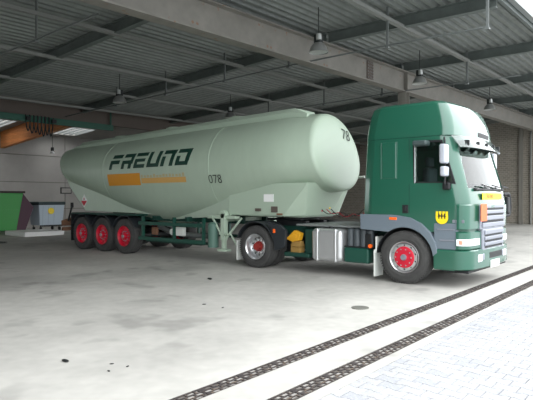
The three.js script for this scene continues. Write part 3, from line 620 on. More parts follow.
// ---------------------------------------------------------------- tractor unit
const FX = -4.61;
const cabGroup = thing('tractor_unit', 'dark green two-axle truck tractor with grey sill and red front hubs', 'truck', [FX, 0, TZ]);
const T = cabGroup, lx = (X) => X - FX;
// horizontal ring of the cab: rear xr, front xf, half width hw, corner radii, bow of the front
function cabRing(y, xr, xf, hw, rr, rf, bow) {
  const pts = [], corner = (cx, cz, r, a0) => { const n = 10; for (let k = 0; k <= n; k++) { const a = a0 + k / n * Math.PI / 2; pts.push([cx + Math.cos(a) * r, y, cz + Math.sin(a) * r]); } };
  corner(xf - rf, hw - rf, rf, 0);
  if (rr > 0.09) pts.push([xr + 0.23, y, hw], [xr + 0.22, y, hw - 0.001], [xr + 0.03, y, hw - 0.075], [xr, y, hw - 0.11], [xr, y, -hw + 0.11], [xr + 0.03, y, -hw + 0.075], [xr + 0.22, y, -hw + 0.001], [xr + 0.23, y, -hw]);   // angled rear flanks
  else { corner(xr + rr, hw - rr, rr, Math.PI / 2); corner(xr + rr, -hw + rr, rr, Math.PI); } corner(xf - rf, -hw + rf, rf, Math.PI * 1.5);
  const mid = []; for (let k = 1; k < 6; k++) mid.push([xf, y, -(hw - rf) + (2 * (hw - rf)) * k / 6]);
  const all = [...pts, ...mid];
  for (const p of all) { const t = (p[0] - (xf - rf)) / rf; if (t > 0) p[0] += bow * t * (1 - (p[2] / hw) ** 2); }
  return all;
}
const bodyKeys = [[1.02, -0.93, 1.14, 1.205], [1.33, -0.92, 1.17, 1.235], [1.58, -0.91, 1.18, 1.24], [1.80, -0.90, 1.14, 1.24], [2.2, -0.885, 1.03, 1.232], [2.62, -0.865, 0.91, 1.22], [2.80, -0.86, 0.87, 1.21]];
const bodyRing = (k, e) => cabRing(k[0], k[1] + e, k[2] - e, k[3] - e, 0.13, Math.max(0.1, 0.22 - e), 0.09);
{
  const ev = new Evaluator(); ev.useGroups = false; ev.attributes = ['position', 'normal', 'uv'];
  const brush = (g) => { const b = new Brush(mergeVertices(g)); b.updateMatrixWorld(); return b; };
  const flipIf = (g) => { // make faces point outwards
    g.computeBoundingBox(); const p = g.attributes.position; let vol = 0; const a = V(), b = V(), c = V();
    for (let i = 0; i < p.count; i += 3) { a.fromBufferAttribute(p, i); b.fromBufferAttribute(p, i + 1); c.fromBufferAttribute(p, i + 2); vol += a.dot(b.clone().cross(c)); }
    if (vol < 0) { const ar = p.array; for (let i = 0; i < p.count; i += 3) for (let q = 0; q < 3; q++) { const t = ar[(i + 1) * 3 + q]; ar[(i + 1) * 3 + q] = ar[(i + 2) * 3 + q]; ar[(i + 2) * 3 + q] = t; } g = toCreasedNormals(g, 0.7); }
    return g;
  };
  const outer = flipIf(loft(bodyKeys.map((k) => bodyRing(k, 0)), true, true, 0.3));
  const inK = bodyKeys.map((k, i) => (i === 0 ? [1.25, ...k.slice(1)] : i === 1 ? [1.4, ...k.slice(1)] : i === bodyKeys.length - 1 ? [2.74, ...k.slice(1)] : k));
  const inner = flipIf(loft(inK.map((k) => bodyRing(k, 0.05)), true, true, 0.6));
  // window openings
  const sideWin = [[0.20, 1.93], [0.19, 2.73], [0.74, 2.71], [0.985, 1.92]];
  const sideCut = slab(sideWin, -1.6, 1.6);
  const wsK = (y) => { let i = 0; while (y > bodyKeys[i + 1][0]) i++; const a = bodyKeys[i], b = bodyKeys[i + 1], t = (y - a[0]) / (b[0] - a[0]); return a.map((v, q) => lerp(v, b[q], t)); };
  const wsCut = (() => { const pts = [[-1.04, 1.83], [1.04, 1.83], [0.97, 2.66], [-0.97, 2.66]]; return new THREE.ExtrudeGeometry(poly(pts), { depth: 0.75, bevelEnabled: false }).rotateY(Math.PI / 2).translate(0.78, 0, 0); })();
  const arch = zcyl(0.6, 0.6, 3, 0, 0.5, 0, 48);
  let r = ev.evaluate(brush(outer), brush(inner), SUBTRACTION);
  for (const c of [sideCut, wsCut, arch]) { c.computeVertexNormals(); r = ev.evaluate(r, brush(c.index ? c.toNonIndexed() : c), SUBTRACTION); }
  const bodyGeo = r.geometry; const body = part('cab_body', toCreasedNormals(bodyGeo.index ? bodyGeo.toNonIndexed() : bodyGeo, 0.3), M.green, T);
  // glass
  for (const s of [1, -1]) {
    part('side_window', [slab(sideWin.map(([x, y]) => [x, y]), s * 1.196 - 0.003, s * 1.196 + 0.003)], M.glass, T, 'side window of the cab');
    const inset = sideWin.map(([x, y]) => [0.5 + (x - 0.5) * 0.93, 2.33 + (y - 2.33) * 0.94]);
    part('window_frame', [slab(sideWin.map(([x, y]) => [0.5 + (x - 0.5) * 1.03, 2.33 + (y - 2.33) * 1.03]), s > 0 ? 1.2 : -1.236, s > 0 ? 1.236 : -1.2, 0.004, [inset])], M.black, T);
    part('window_strip', [rbox(0.205, 0.228, 1.93, 2.72, s > 0 ? 1.225 : -1.24, s > 0 ? 1.24 : -1.225, 0.005)], M.chrome, T);
  }
  const ws = []; for (let j = 0; j <= 6; j++) { const y = lerp(1.80, 2.69, j / 6), k = wsK(y), row = []; const full = bodyRing([y, k[1], k[2], k[3]], 0.012); const front = full.filter((p) => p[0] > k[2] - 0.24 && Math.abs(p[2]) < 1.09).sort((a, b) => a[2] - b[2]); ws.push(front); }
  const nmin = Math.min(...ws.map((w) => w.length)); const rs = ws.map((w) => { // resample across
    const out = []; for (let q = 0; q <= 20; q++) { const z = lerp(-1.05, 1.05, q / 20); let i = 0; while (i < w.length - 2 && w[i + 1][2] < z) i++; const a = w[i], b = w[i + 1], t = (z - a[2]) / (b[2] - a[2]); out.push([lerp(a[0], b[0], t), a[1], z]); } return out; });
  const pos = [], idx = []; rs.forEach((row) => row.forEach((p) => pos.push(...p)));
  for (let j = 0; j < 6; j++) for (let q = 0; q < 20; q++) { const a = j * 21 + q; idx.push(a, a + 1, a + 21, a + 1, a + 22, a + 21); }
  let wg = new THREE.BufferGeometry(); wg.setAttribute('position', new THREE.Float32BufferAttribute(pos, 3)); wg.setIndex(idx); wg.computeVertexNormals(); wg = wg.toNonIndexed(); wg.setAttribute('uv', new THREE.BufferAttribute(new Float32Array(wg.attributes.position.count * 2), 2));
  part('windscreen', wg, P({ color: 0xe4ecea, transmission: 1, thickness: 0, roughness: 0, ior: 1.52, clearcoat: 1, clearcoatRoughness: 0.0, ...both }), T, 'windscreen');
  // seams and fittings on the side
  for (const s of [1, -1]) {
    const zz = (y, o = 0.003) => { const k = wsK(y); return s * (k[3] + o); };
    const side = (x0, x1, y0, y1, d = 0.006, r2 = 0.003) => rbox(x0, x1, y0, y1, Math.min(zz((y0 + y1) / 2, -0.01), zz((y0 + y1) / 2, d)), Math.max(zz((y0 + y1) / 2, -0.01), zz((y0 + y1) / 2, d)), r2);
    part('door_seam', [side(0.105, 0.115, 1.36, 1.92, 0.002, 0.001), side(0.098, 0.108, 1.92, 2.78, 0.0, 0.001)], M.greenDeep, T);
    // raised locker panel behind the door
    part('locker_panel', [rbox(-0.47, -0.16, 2.02, 2.74, s > 0 ? 1.2 : -1.243, s > 0 ? 1.243 : -1.2, 0.03, 3)], M.green, T);
    part('locker_strip', [rbox(-0.50, -0.475, 2.02, 2.74, s > 0 ? 1.21 : -1.246, s > 0 ? 1.246 : -1.21, 0.008), rbox(-0.16, -0.145, 2.02, 2.74, s > 0 ? 1.21 : -1.246, s > 0 ? 1.246 : -1.21, 0.006)], M.green, T);
    const dh = part('door_handle', [side(-0.03, 0.09, 1.36, 1.52, 0.012, 0.01)], M.black, T); part('handle_grip', [side(0.0, 0.06, 1.40, 1.50, 0.04, 0.012)], M.black, dh);
    part('side_marker', [rbox(-0.30, -0.14, 1.225, 1.275, s > 0 ? 1.24 : -1.262, s > 0 ? 1.262 : -1.24, 0.008)], M.amber, T);
  }
  // yellow crest with a dark crenellated crown on the door
  const zc = 1.243, shield = []; for (let k = 0; k <= 16; k++) { const a = Math.PI + k / 16 * Math.PI; shield.push([0.75 + Math.cos(a) * 0.115, 1.285 + Math.sin(a) * 0.115]); } shield.push([0.865, 1.33], [0.635, 1.33]);
  const crest = part('crest', [slab(shield, zc - 0.006, zc + 0.002)], M.yellow, T, 'round yellow crest on the door');
  part('crest_crown', [0, 1, 2, 3].map((k) => slab([[0.638 + k * 0.06, 1.33], [0.638 + k * 0.06 + 0.042, 1.33], [0.638 + k * 0.06 + 0.042, 1.405], [0.638 + k * 0.06, 1.405]], zc - 0.006, zc + 0.003)), M.yellow, crest);
  part('crest_mark', [slab([[0.66, 1.31], [0.84, 1.31], [0.80, 1.33], [0.70, 1.33]], zc + 0.002, zc + 0.004), ...[0, 1, 2].map((k) => slab([[0.685 + k * 0.055, 1.27], [0.705 + k * 0.055, 1.27], [0.71 + k * 0.055, 1.36], [0.68 + k * 0.055, 1.36]], zc + 0.002, zc + 0.0045))], M.ink, crest);
  part('model_badge', [0, 1, 2, 3].map((k) => slab([[0.94 + k * 0.055, 1.20], [0.985 + k * 0.055, 1.20], [0.985 + k * 0.055, 1.255], [0.94 + k * 0.055, 1.255]], 1.215, 1.228)), M.silver, T, 'small pale badge');
}
{ // interior
  part('dashboard', [rbox(0.66, 1.02, 1.42, 1.84, -1.1, 1.1, 0.05)], M.interior, T);
  for (const s of [1, -1]) { const seat = part('seat', [rbox(-0.25, 0.28, 1.5, 1.68, s * 0.68 - 0.27, s * 0.68 + 0.27, 0.06, 3)], M.seatCloth, T); part('seat_back', [rbox(-0.36, -0.2, 1.6, 2.32, s * 0.68 - 0.26, s * 0.68 + 0.26, 0.06, 3), rbox(-0.35, -0.23, 2.34, 2.55, s * 0.68 - 0.14, s * 0.68 + 0.14, 0.04, 3)], M.seatCloth, seat); }
  part('steering_wheel', [new THREE.TorusGeometry(0.23, 0.02, 10, 32).rotateX(Math.PI / 2).rotateZ(0.45).translate(0.46, 1.86, -0.68), rod(V(0.46, 1.86, -0.68), V(0.7, 1.6, -0.68), 0.03)], M.black, T);
  part('curtain', [rbox(0.0, 0.16, 1.7, 2.68, 1.02, 1.08, 0.02), rbox(0.0, 0.16, 1.7, 2.68, -1.08, -1.02, 0.02)], M.curtain, T);
  part('lining', [rbox(-0.84, -0.78, 1.4, 2.7, -1.1, 1.1, 0.02)], M.interior, T);
}
{ // high roof
  const keys = [[2.81, -0.86, 0.885, 1.213, 0.10, 0.17], [2.95, -0.85, 0.88, 1.205, 0.10, 0.17], [3.15, -0.83, 0.835, 1.17, 0.11, 0.17], [3.34, -0.80, 0.765, 1.125, 0.12, 0.17], [3.43, -0.775, 0.71, 1.09, 0.13, 0.17], [3.485, -0.73, 0.63, 1.03, 0.15, 0.17], [3.51, -0.64, 0.5, 0.9, 0.2, 0.17]];
  part('roof', loft(keys.map((k) => cabRing(k[0], k[1], k[2], k[3], k[4], k[5], 0.1)), true, true, 0.3), M.green, T);
  part('roof_seam', loft([cabRing(2.785, -0.845, 0.86, 1.2, 0.12, 0.25, 0.09), cabRing(2.825, -0.845, 0.86, 1.2, 0.12, 0.25, 0.09)], true, true, 0.5), M.greenDeep, T);
  for (const [x, z] of [[0.70, 0.86], [0.72, -0.86], [0.78, 0.3], [0.78, -0.3]]) part('roof_lamp', [rbox(x - 0.05, x + 0.05, 3.33, 3.39, z - 0.06, z + 0.06, 0.02)], M.lens, T);
  { // dark mesh strip set into the front of the roof
    const row = (y, xf, o) => Array.from({ length: 9 }, (_, q) => { const z = lerp(-0.8, -0.02, q / 8); return [xf + 0.1 * (1 - (z / 1.2) ** 2) + o, y, z]; });
    const a = row(2.86, 0.885, 0.004), b = row(2.95, 0.88, 0.004), c = row(2.95, 0.88, -0.03), d = row(2.86, 0.885, -0.03);
    part('roof_grille', loft([a, b, c, d, a].map((w) => w).reduce((m, w) => { w.forEach((p, q) => (m[q] ??= []).push(p)); return m; }, []).map((m) => m.slice(0, 4)), true, true, 0.3), M.black, T, 'dark mesh strip above the visor');
  }
  // smoked visor on black brackets
  const v = []; for (const [y, x, t] of [[2.80, 0.99, 0], [2.58, 1.15, 0]]) { const row = []; for (let q = 0; q <= 16; q++) { const z = lerp(-1.14, 1.14, q / 16); row.push([x + 0.08 * (1 - (z / 1.14) ** 2) - 0.1 * (Math.abs(z) / 1.14) ** 6, y, z]); } v.push(row); }
  const pos = [], idx = []; v.forEach((r) => r.forEach((p) => pos.push(...p))); v.forEach((r) => r.forEach((p) => pos.push(p[0] - 0.008, p[1] - 0.004, p[2])));
  for (let q = 0; q < 16; q++) { const a = q; idx.push(a, a + 17, a + 1, a + 1, a + 17, a + 18); idx.push(a + 34, a + 35, a + 51, a + 35, a + 52, a + 51); idx.push(a + 17, a + 51, a + 18, a + 18, a + 51, a + 52); }
  const g = new THREE.BufferGeometry(); g.setAttribute('position', new THREE.Float32BufferAttribute(pos, 3)); g.setIndex(idx); g.computeVertexNormals();
  const vis = part('sun_visor', join([g]), M.visor, T, 'smoked sun visor');
  for (const z of [-0.9, -0.45, 0, 0.45, 0.9]) part('visor_bracket', [rbox(0.93, 1.12 + 0.06 * (1 - z * z), 2.62, 2.72, z - 0.02, z + 0.02, 0.006)], M.black, vis);
}
{ // front: nose panel, grilles, lamps, bumper
  const shellF = (y0, y1, x0, x1, r, bow, hw, mat, name, label) => part(name, loft([cabRing(y0 + 0.012, x0, x1 - 0.015, hw - 0.015, 0.04, r, bow), cabRing(y0 + 0.03, x0, x1, hw, 0.04, r, bow), cabRing(y1 - 0.03, x0, x1, hw, 0.04, r, bow), cabRing(y1 - 0.01, x0, x1 - 0.02, hw - 0.02, 0.04, r, bow)], true, true, 0.5), mat, T, label);
  // wipers and cowl
  part('cowl', [rbox(1.10, 1.245, 1.785, 1.835, -0.85, 0.85, 0.02)], M.black, T);
  for (const z of [0.55, -0.1, -0.65]) part('wiper', [rod(V(1.25, 1.83, z), V(1.245, 1.88, z - 0.25), 0.01), rod(V(1.235, 1.86, z - 0.5), V(1.24, 1.9, z + 0.02), 0.012)], M.black, T);
  // lettered yellow plate
  const yp = part('name_plate', [rbox(1.262, 1.276, 1.62, 1.745, -0.58, 0.60, 0.004)], M.yellow, T, 'yellow plate with red lettering');
  part('plate_letters', [text('FREUND', 0.075, 0.002).rotateY(Math.PI / 2).translate(1.277, 1.645, 0.40)], S({ color: 0xb5521c, roughness: 0.5 }), yp);
  // upper corner panels and upper grille
  shellF(1.06, 1.545, 1.02, 1.195, 0.17, 0.085, 1.25, M.green, 'corner_panel');
  part('upper_grille', [rbox(1.1, 1.278, 1.06, 1.53, -0.74, 0.72, 0.02)], M.silver, T);
  const dark1 = [[1.42, 1.465], [1.31, 1.35], [1.18, 1.225]].map(([a, b]) => rbox(1.276, 1.284, a, b, -0.66, 0.64, 0.003)); part('grille_slot', dark1, M.black, T);
  for (const [a, b] of [[1.35, 1.42], [1.23, 1.315], [1.10, 1.185]]) part('grille_bar', [rbox(1.274, 1.306, a, b, -0.68, 0.66, 0.014, 3)], M.silver, T);
  part('hazard_plate', [rbox(1.302, 1.312, 1.22, 1.54, 0.46, 0.80, 0.004)], M.orange, T, 'plain orange hazard plate');
  // lower corner blocks with lamps
  shellF(0.70, 1.05, 1.0, 1.20, 0.19, 0.07, 1.245, M.green, 'lamp_panel');
  part('lower_grille', [rbox(1.12, 1.292, 0.66, 1.075, -0.62, 0.62, 0.03, 3)], M.silver, T);
  for (const [a, b] of [[0.93, 0.96], [0.82, 0.855], [0.71, 0.745]]) part('grille_slot', [rbox(1.284, 1.296, a, b, -0.54, 0.54, 0.004)], M.black, T);
  for (const [a, b] of [[0.965, 1.05], [0.86, 0.925], [0.75, 0.815]]) part('grille_bar', [rbox(1.286, 1.318, a, b, -0.56, 0.56, 0.014, 3)], M.silver, T);
  for (const s of [1, -1]) {
    const pts = []; // lamp wraps round the corner
    const rr = [0.785, 0.905].map((y) => { const full = cabRing(y, 0.72, 1.20, 1.245, 0.04, 0.19, 0.07).filter((p) => p[2] * s > 0.6 && p[0] > 1.005).sort((a, b) => (b[2] - a[2]) * s); return full; });
    const outerR = rr.map((r) => r.map((p) => [p[0] + 0.012, p[1], p[2] + 0.008 * s])), pos = [], idx = [], n = rr[0].length;
    outerR.forEach((r) => r.forEach((p) => pos.push(...p))); rr.forEach((r) => r.forEach((p) => pos.push(p[0] - 0.01, p[1], p[2])));
    for (let j = 0; j + 1 < n; j++) idx.push(j, j + 1, j + n, j + 1, j + n + 1, j + n, j, j + 2 * n, j + 1, j + 1, j + 2 * n, j + 2 * n + 1, j + n, j + n + 1, j + 3 * n, j + n + 1, j + 3 * n + 1, j + 3 * n);
    const g = new THREE.BufferGeometry(); g.setAttribute('position', new THREE.Float32BufferAttribute(pos, 3)); g.setIndex(idx); g.computeVertexNormals();
    const hl = part('headlamp', join([g]), P({ color: 0xf3f6f7, roughness: 0.12, clearcoat: 1, side: THREE.DoubleSide }), T);
    part('indicator', [rbox(1.06, 1.13, 0.81, 0.885, s > 0 ? 1.20 : -1.252, s > 0 ? 1.252 : -1.20, 0.01)], S({ color: 0xe7a58b, roughness: 0.3 }), hl);
  }
  shellF(0.33, 0.715, 0.58, 1.235, 0.28, 0.07, 1.25, M.green, 'bumper');
  part('air_intake', [rbox(1.28, 1.306, 0.50, 0.62, -0.5, 0.28, 0.01)], M.black, T);
  for (const s of [1, -1]) part('fog_lamp', [rbox(1.22, 1.292, 0.47, 0.61, s > 0 ? 0.64 : -0.84, s > 0 ? 0.84 : -0.64, 0.02)], M.lens, T), part('fog_lamp_surround', [rbox(1.24, 1.296, 0.49, 0.62, s > 0 ? 0.53 : -0.63, s > 0 ? 0.63 : -0.53, 0.02)], M.silver, T);
  part('number_plate', [rbox(1.306, 1.318, 0.32, 0.46, -0.28, 0.24, 0.004)], M.white, T, 'white blank-looking number plate');
  part('lower_lip', [rbox(0.7, 1.2, 0.28, 0.335, -1.12, 1.12, 0.02)], M.black, T);
}
{ // grey sill and wheel arch, steps
  const arcIn = [], R = 0.585; for (let k = 0; k <= 18; k++) { const a = lerp(0.12, Math.PI - 0.98, k / 18); arcIn.push([Math.cos(a) * R, 0.5 + Math.sin(a) * R]); }
  const shape = [...arcIn.map((p) => p), [-0.94, 1.02], [-0.945, 1.325], [-0.30, 1.325], [-0.12, 1.315], [0.14, 1.275], [0.36, 1.17], [0.53, 1.01], [0.63, 0.83], [0.67, 0.64]];
  const sill = slab(shape.slice().reverse(), 1.02, 1.255, 0.012);
  part('wheel_arch', [sill], M.grey, T, 'grey sill and wheel arch'); part('wheel_arch', [mirrorZ(sill)], M.grey, T);
  const liner = []; for (let k = 0; k <= 16; k++) { const a = lerp(0.05, Math.PI - 0.1, k / 16); liner.push([Math.cos(a) * 0.58, 0.5 + Math.sin(a) * 0.58]); }
  const ln = slab([...liner, ...liner.slice().reverse().map(([x, y]) => [x * 1.04, 0.5 + (y - 0.5) * 1.04])], 0.7, 1.2);
  part('arch_liner', [ln], M.black, T); part('arch_liner', [mirrorZ(ln)], M.black, T);
  for (const s of [1, -1]) {
    const zz = (a, b) => (s > 0 ? [a, b] : [-b, -a]);
    part('step_panel', [rbox(0.58, 1.03, 0.70, 1.20, ...zz(1.05, 1.225), 0.03, 3)], M.grey, T, 'grey recessed step panel');
    part('step_edge', [rbox(0.70, 0.98, 0.86, 0.89, ...zz(1.21, 1.236), 0.006)], M.silver, T); part('step_edge', [rbox(0.66, 0.98, 1.06, 1.085, ...zz(1.21, 1.236), 0.006)], M.silver, T);
    part('entry_step', [rbox(0.58, 0.99, 0.36, 0.70, ...zz(0.95, 1.19), 0.03, 3)], M.greenDark, T);
    part('step_tread', [rbox(0.60, 0.98, 0.44, 0.47, ...zz(1.15, 1.235), 0.008), rbox(0.60, 0.98, 0.33, 0.37, ...zz(1.0, 1.24), 0.01)], M.green, T);
    part('mud_flap', [rbox(-0.66, -0.63, 0.08, 0.62, ...zz(0.86, 1.22), 0.01), rbox(-0.63, -0.60, 0.55, 0.88, ...zz(0.9, 1.2), 0.01)], M.offwhite, T, 'pale worn mud flap');
  }
}
{ // mirrors
  for (const s of [1, -1]) {
    const z = s * 1.40, m = part('mirror', [rbox(0.80, 0.91, 2.27, 2.62, z - 0.11, z + 0.11, 0.035, 3)], S({ color: 0xa9aeb6, roughness: 0.45 }), T, 'tall grey mirror housing');
    part('mirror', [rbox(0.81, 0.91, 2.04, 2.22, z - 0.11, z + 0.11, 0.035, 3)], S({ color: 0xa9aeb6, roughness: 0.45 }), T, 'small grey wide angle mirror');
    part('mirror_glass', [rbox(0.797, 0.801, 2.30, 2.59, z - 0.085, z + 0.085, 0.001)], M.chrome, m);
    part('mirror_arm', [tube([V(0.80, 1.9, s * 1.235), V(0.86, 1.88, z), V(0.87, 2.1, z), V(0.87, 2.5, z), V(0.86, 2.72, z), V(0.78, 2.76, s * 1.2)], 0.016, 40, 8)], M.black, m);
    part('kerb_mirror', [rbox(0.24, 0.52, 2.62, 2.72, s > 0 ? 1.2 : -1.42, s > 0 ? 1.42 : -1.2, 0.04, 3)], S({ color: 0x3c4a49, roughness: 0.5 }), T);
    part('mirror_base', [rbox(0.78, 0.92, 1.80, 1.93, s > 0 ? 1.21 : -1.32, s > 0 ? 1.32 : -1.21, 0.03, 3)], M.black, T);
  }
  part('corner_mirror', [tube([V(1.12, 1.72, -1.2), V(1.17, 1.72, -1.42), V(1.17, 1.5, -1.5), V(1.17, 1.3, -1.44), V(1.13, 1.28, -1.2)], 0.04, 24, 8), rbox(1.12, 1.2, 1.32, 1.68, -1.46, -1.3, 0.03)], M.black, T, 'black guard on the far front corner');
}
{ // chassis, axles, tanks
  for (const z of [0.4, -0.4]) part('frame_rail', [box(-4.6, 0.9, 0.72, 0.98, z - 0.04, z + 0.04)], M.greenDeep, T);
  for (const x of [-4.5, -3.2, -2.4, -1.5]) part('cross_member', [box(x - 0.04, x + 0.04, 0.76, 0.94, -0.36, 0.36)], M.greenDeep, T);
  part('engine', [rbox(-0.8, 0.6, 0.45, 1.2, -0.36, 0.36, 0.06)], M.black, T);
  part('deck_plate', [rbox(-2.75, -0.98, 1.02, 1.06, -0.98, 0.98, 0.01)], M.galv, T, 'pale metal catwalk plate');
  part('fifth_wheel', [new THREE.CylinderGeometry(0.46, 0.46, 0.05, 40).translate(-3.3, 1.155, 0), rbox(-4.1, -3.3, 1.10, 1.15, -0.4, 0.4, 0.02), rbox(-3.75, -2.85, 0.98, 1.11, -0.45, -0.3, 0.02), rbox(-3.75, -2.85, 0.98, 1.11, 0.3, 0.45, 0.02)], M.black, T);
  wheel('front', 0.51, 0.31, 0, 1.085, 1, T); wheel('front', 0.51, 0.31, 0, -1.085, -1, T);
  for (const s of [1, -1]) { wheel('drive', 0.5, 0.29, -3.77, s * 1.095, s, T); wheel('drive', 0.5, 0.29, -3.77, s * 0.765, s, T); }
  part('axle', [zcyl(0.06, 0.06, 2, 0, 0.5, 0, 14)], M.black, T); part('axle', [zcyl(0.1, 0.1, 2, -3.77, 0.5, 0, 18), new THREE.SphereGeometry(0.24, 20, 14).translate(-3.77, 0.5, 0)], M.black, T);
  // drive wheel mudguards: arc with a deep front apron
  for (const s of [1, -1]) {
    const arc = []; for (let k = 0; k <= 20; k++) { const a = Math.PI * lerp(0.10, 0.9, k / 20); arc.push([-3.77 + Math.cos(a) * 0.60, 0.5 + Math.sin(a) * 0.60]); }
    const g = slab([...arc, ...arc.slice().reverse().map(([x, y]) => [-3.77 + (x + 3.77) * 0.965, 0.5 + (y - 0.5) * 0.965])], 0.6, 1.25, 0.005);
    const ap = slab([[-3.18, 0.45], [-3.12, 0.45], [-2.88, 0.55], [-2.86, 0.92], [-3.05, 1.04], [-3.40, 1.09], [-3.22, 0.78]], 1.16, 1.24, 0.01);
    part('mudguard', s > 0 ? [g, ap] : [mirrorZ(g), mirrorZ(ap)], M.fender, T);
    part('mud_flap', [rbox(-4.40, -4.37, 0.14, 0.62, s > 0 ? 0.8 : -1.2, s > 0 ? 1.2 : -0.8, 0.01)], M.offwhite, T, 'pale worn mud flap');
    part('marker_lamp', [rbox(-3.21, -3.15, 0.85, 0.94, s > 0 ? 1.24 : -1.262, s > 0 ? 1.262 : -1.24, 0.01)], M.amber, T);
    part('marker_lamp', [zcyl(0.04, 0.04, 0.05, -0.755, 0.68, s * 1.17, 14)], M.amber, T);
  }
  // yellow wheel chock and tin in front of the drive wheel
  part('wheel_chock', [slab([[-2.93, 0.72], [-2.7, 0.92], [-2.52, 0.86], [-2.56, 0.70], [-2.75, 0.66]], 1.0, 1.14, 0.015), slab([[-2.85, 0.72], [-2.72, 0.84], [-2.62, 0.82], [-2.64, 0.74]], 1.14, 1.155, 0.004)], M.chockYellow, T, 'yellow wheel chock in its holder');
  part('chock_holder', [rbox(-2.86, -2.58, 0.34, 0.62, 0.86, 1.06, 0.03), rbox(-2.8, -2.55, 0.55, 0.68, 0.95, 1.1, 0.02)], S({ color: 0x94753c, roughness: 0.8 }), T);
  part('chassis_box', [rbox(-3.0, -2.3, 0.32, 0.42, 0.6, 1.12, 0.03), rbox(-2.5, -2.26, 0.4, 0.95, 0.5, 1.0, 0.03)], M.greenDeep, T);
  for (const s of [1, -1]) {
    const zz = (a, b) => (s > 0 ? [a, b] : [-b, -a]);
    const tk = part('fuel_tank', [rbox(-2.20, -1.42, 0.29, 0.99, ...zz(0.5, 1.2), 0.10, 5)], M.aluTank, T, 'bright aluminium fuel tank');
    part('tank_strap', [rbox(-2.07, -2.0, 0.28, 1.0, ...zz(0.49, 1.212), 0.1, 5), rbox(-1.61, -1.54, 0.28, 1.0, ...zz(0.49, 1.212), 0.1, 5)], M.alu, tk);
    part('filler_cap', [new THREE.CylinderGeometry(0.06, 0.06, 0.05, 18).translate(-1.82, 1.01, s * 0.95)], M.black, tk);
    part('battery_box', [rbox(-1.38, -0.80, 0.31, 0.62, ...zz(0.6, 1.17), 0.04, 3)], M.greenDark, T, 'dark green box below the air tanks');
    for (let k = 0; k < 4; k++) part('air_tank', [new THREE.CylinderGeometry(0.075, 0.075, 0.34, 18).translate(-1.29 + k * 0.155, 0.81, s * 1.02), new THREE.CylinderGeometry(0.05, 0.075, 0.03, 18).translate(-1.29 + k * 0.155, 0.995, s * 1.02)], S({ color: 0x454c50, roughness: 0.45 }), T);
    part('tank_rack', [rbox(-1.40, -0.78, 0.62, 0.65, ...zz(0.7, 1.12), 0.01), rbox(-0.92, -0.78, 0.62, 0.92, ...zz(0.8, 1.1), 0.02)], M.black, T);
  }
  // coiled supply lines behind the cab
  for (const [z, c] of [[0.25, M.black], [0.05, M.placardRed], [-0.15, M.black]]) {
    const pts = []; for (let k = 0; k <= 90; k++) { const t = k / 90, a = t * 26; pts.push(V(lerp(-0.98, -2.52, t), lerp(1.6, 1.36, t) - 0.22 * Math.sin(t * Math.PI) + Math.sin(a) * 0.035, z * 1 + Math.cos(a) * 0.035)); }
    part('supply_line', tube(pts, 0.009, 220, 5), c, T);
  }
}

// ---------------------------------------------------------------- things by the back wall
{
  const t = thing('green_skip', 'bright green steel skip at the left edge', 'skip', [-25.4, 0, -10.9]);
  const side = [[-1.45, 0.12], [-1.78, 1.88], [2.6, 1.88], [2.4, 0.12]];
  part('body', [slab(side.map(([z, y]) => [-z, y]), -1.0, 0.0, 0.02).rotateY(Math.PI / 2).translate(0, 0, 0)], M.skipGreen, t);
  part('rib', [-0.55, -1.1, 0.4].map((z) => box(0, 0.04, 0.2, 1.75, z - 0.04, z + 0.04)).slice(0, 0).concat([box(0, 0.05, 1.02, 1.1, -1.55, 2.4)]), M.skipGreen, t);
  part('rim', [rbox(-1.05, 0.06, 1.88, 1.98, -1.86, 2.6, 0.02)], M.skipRim, t);
  part('end_panel', [slab([[1.40, 0.1], [1.95, 0.12], [2.35, 1.2], [1.80, 1.9]], -2.0, -0.1, 0.02).rotateY(Math.PI / 2)], M.skipMaroon, t, 'dark maroon end of the skip');
}
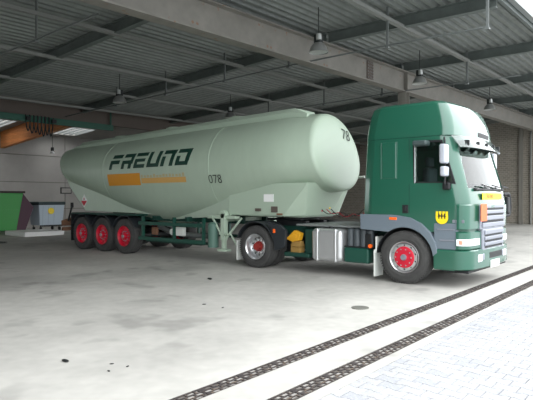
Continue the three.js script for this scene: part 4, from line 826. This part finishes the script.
{
  const t = thing('waste_container', 'pale blue grey waste container with dark lid and yellow disc', 'bin', [-26.4, 0, -14.4]);
  part('body', [loft([[[-0.45, 0.28, -0.6], [0.45, 0.28, -0.6], [0.45, 0.28, 0.6], [-0.45, 0.28, 0.6]], [[-0.52, 1.3, -0.68], [0.52, 1.3, -0.68], [0.52, 1.3, 0.68], [-0.52, 1.3, 0.68]]], true, true, 0.2)], M.binGrey, t);
  part('lid', [rbox(-0.56, 0.57, 1.3, 1.46, -0.74, 0.74, 0.05, 3)], M.binLid, t);
  for (const z of [-0.3, 0, 0.3]) part('rib', [bar(V(0.47, 0.32, z + 0.15), V(0.53, 1.26, z + 0.15), 0.05, 0.02)], M.binGrey, t);
  part('disc', [new THREE.CylinderGeometry(0.16, 0.16, 0.03, 28).rotateZ(Math.PI / 2).translate(0.53, 1.0, 0.05)], M.yellow, t, 'yellow disc');
  part('bottom_rail', [rbox(0.42, 0.5, 0.22, 0.29, -0.6, 0.6, 0.01)], M.black, t);
  for (const [x, z] of [[0.35, 0.5], [0.35, -0.5], [-0.35, 0.5], [-0.35, -0.5]]) part('castor', [zcyl(0.1, 0.1, 0.05, x, 0.1, z, 16), box(x - 0.03, x + 0.03, 0.1, 0.28, z + 0.03, z + 0.04)], M.black, t);
}
solo('concrete_kerb', metric(rbox(-24.3, -22.5, 0, 0.2, -13.1, -11.3, 0.02)), S({ color: 0xd9d9d6, roughness: 0.8 }), 'low pale concrete plinth in front of the skip', 'plinth');

// ---------------------------------------------------------------- small things on the floor
solo('floor_cover', [new THREE.CylinderGeometry(0.13, 0.13, 0.012, 32).translate(-4.1, 0.006, -7.2)], S({ color: 0x76766f, roughness: 0.6, metalness: 0.3 }), 'round grey metal cover in the floor before the front wheel', 'cover');
{
  const blob = (x, z, r, k) => { const s = []; for (let i = 0; i < 24; i++) { const a = i / 24 * Math.PI * 2, q = r * (1 + 0.25 * Math.sin(a * 2 + k) + 0.15 * Math.sin(a * 5 + k * 3)); s.push([x + Math.cos(a) * q, -(z + Math.sin(a) * q)]); } return new THREE.ExtrudeGeometry(poly(s), { depth: 0.004, bevelEnabled: false }).rotateX(-Math.PI / 2); };
  solo('rubber_mat', blob(-20.6, -9.2, 0.5, 1), S({ color: 0x4b4c4a, roughness: 0.9 }), 'dark round mat on the floor at the left edge', 'mat');
  [[-5.05, -2.95, 0.035, 'black scrap lying on the floor at lower left'], [-4.62, -3.2, 0.014, 'tiny dark pebble near the lower edge, furthest left of three'], [-4.43, -3.25, 0.014, 'tiny dark pebble near the lower edge, furthest right of three'], [-4.45, -3.05, 0.014, 'tiny dark pebble nearest the lower edge'],
   [-6.1, -5.9, 0.02, 'small dark scrap on the floor left of middle'], [-5.7, -5.9, 0.018, 'small dark scrap on the floor near the middle'], [-7.9, -7.8, 0.05, 'flat dark shred on the floor in front of the rear axle']].forEach(([x, z, r, label], k) => {
    solo('floor_scrap', new THREE.IcosahedronGeometry(r, 1).scale(1.6, 0.35, 0.7).rotateY(k).translate(x, r * 0.35, z), M.ink, label, 'debris', 'scraps on the floor');
  });
}

renderer.render(scene, camera);
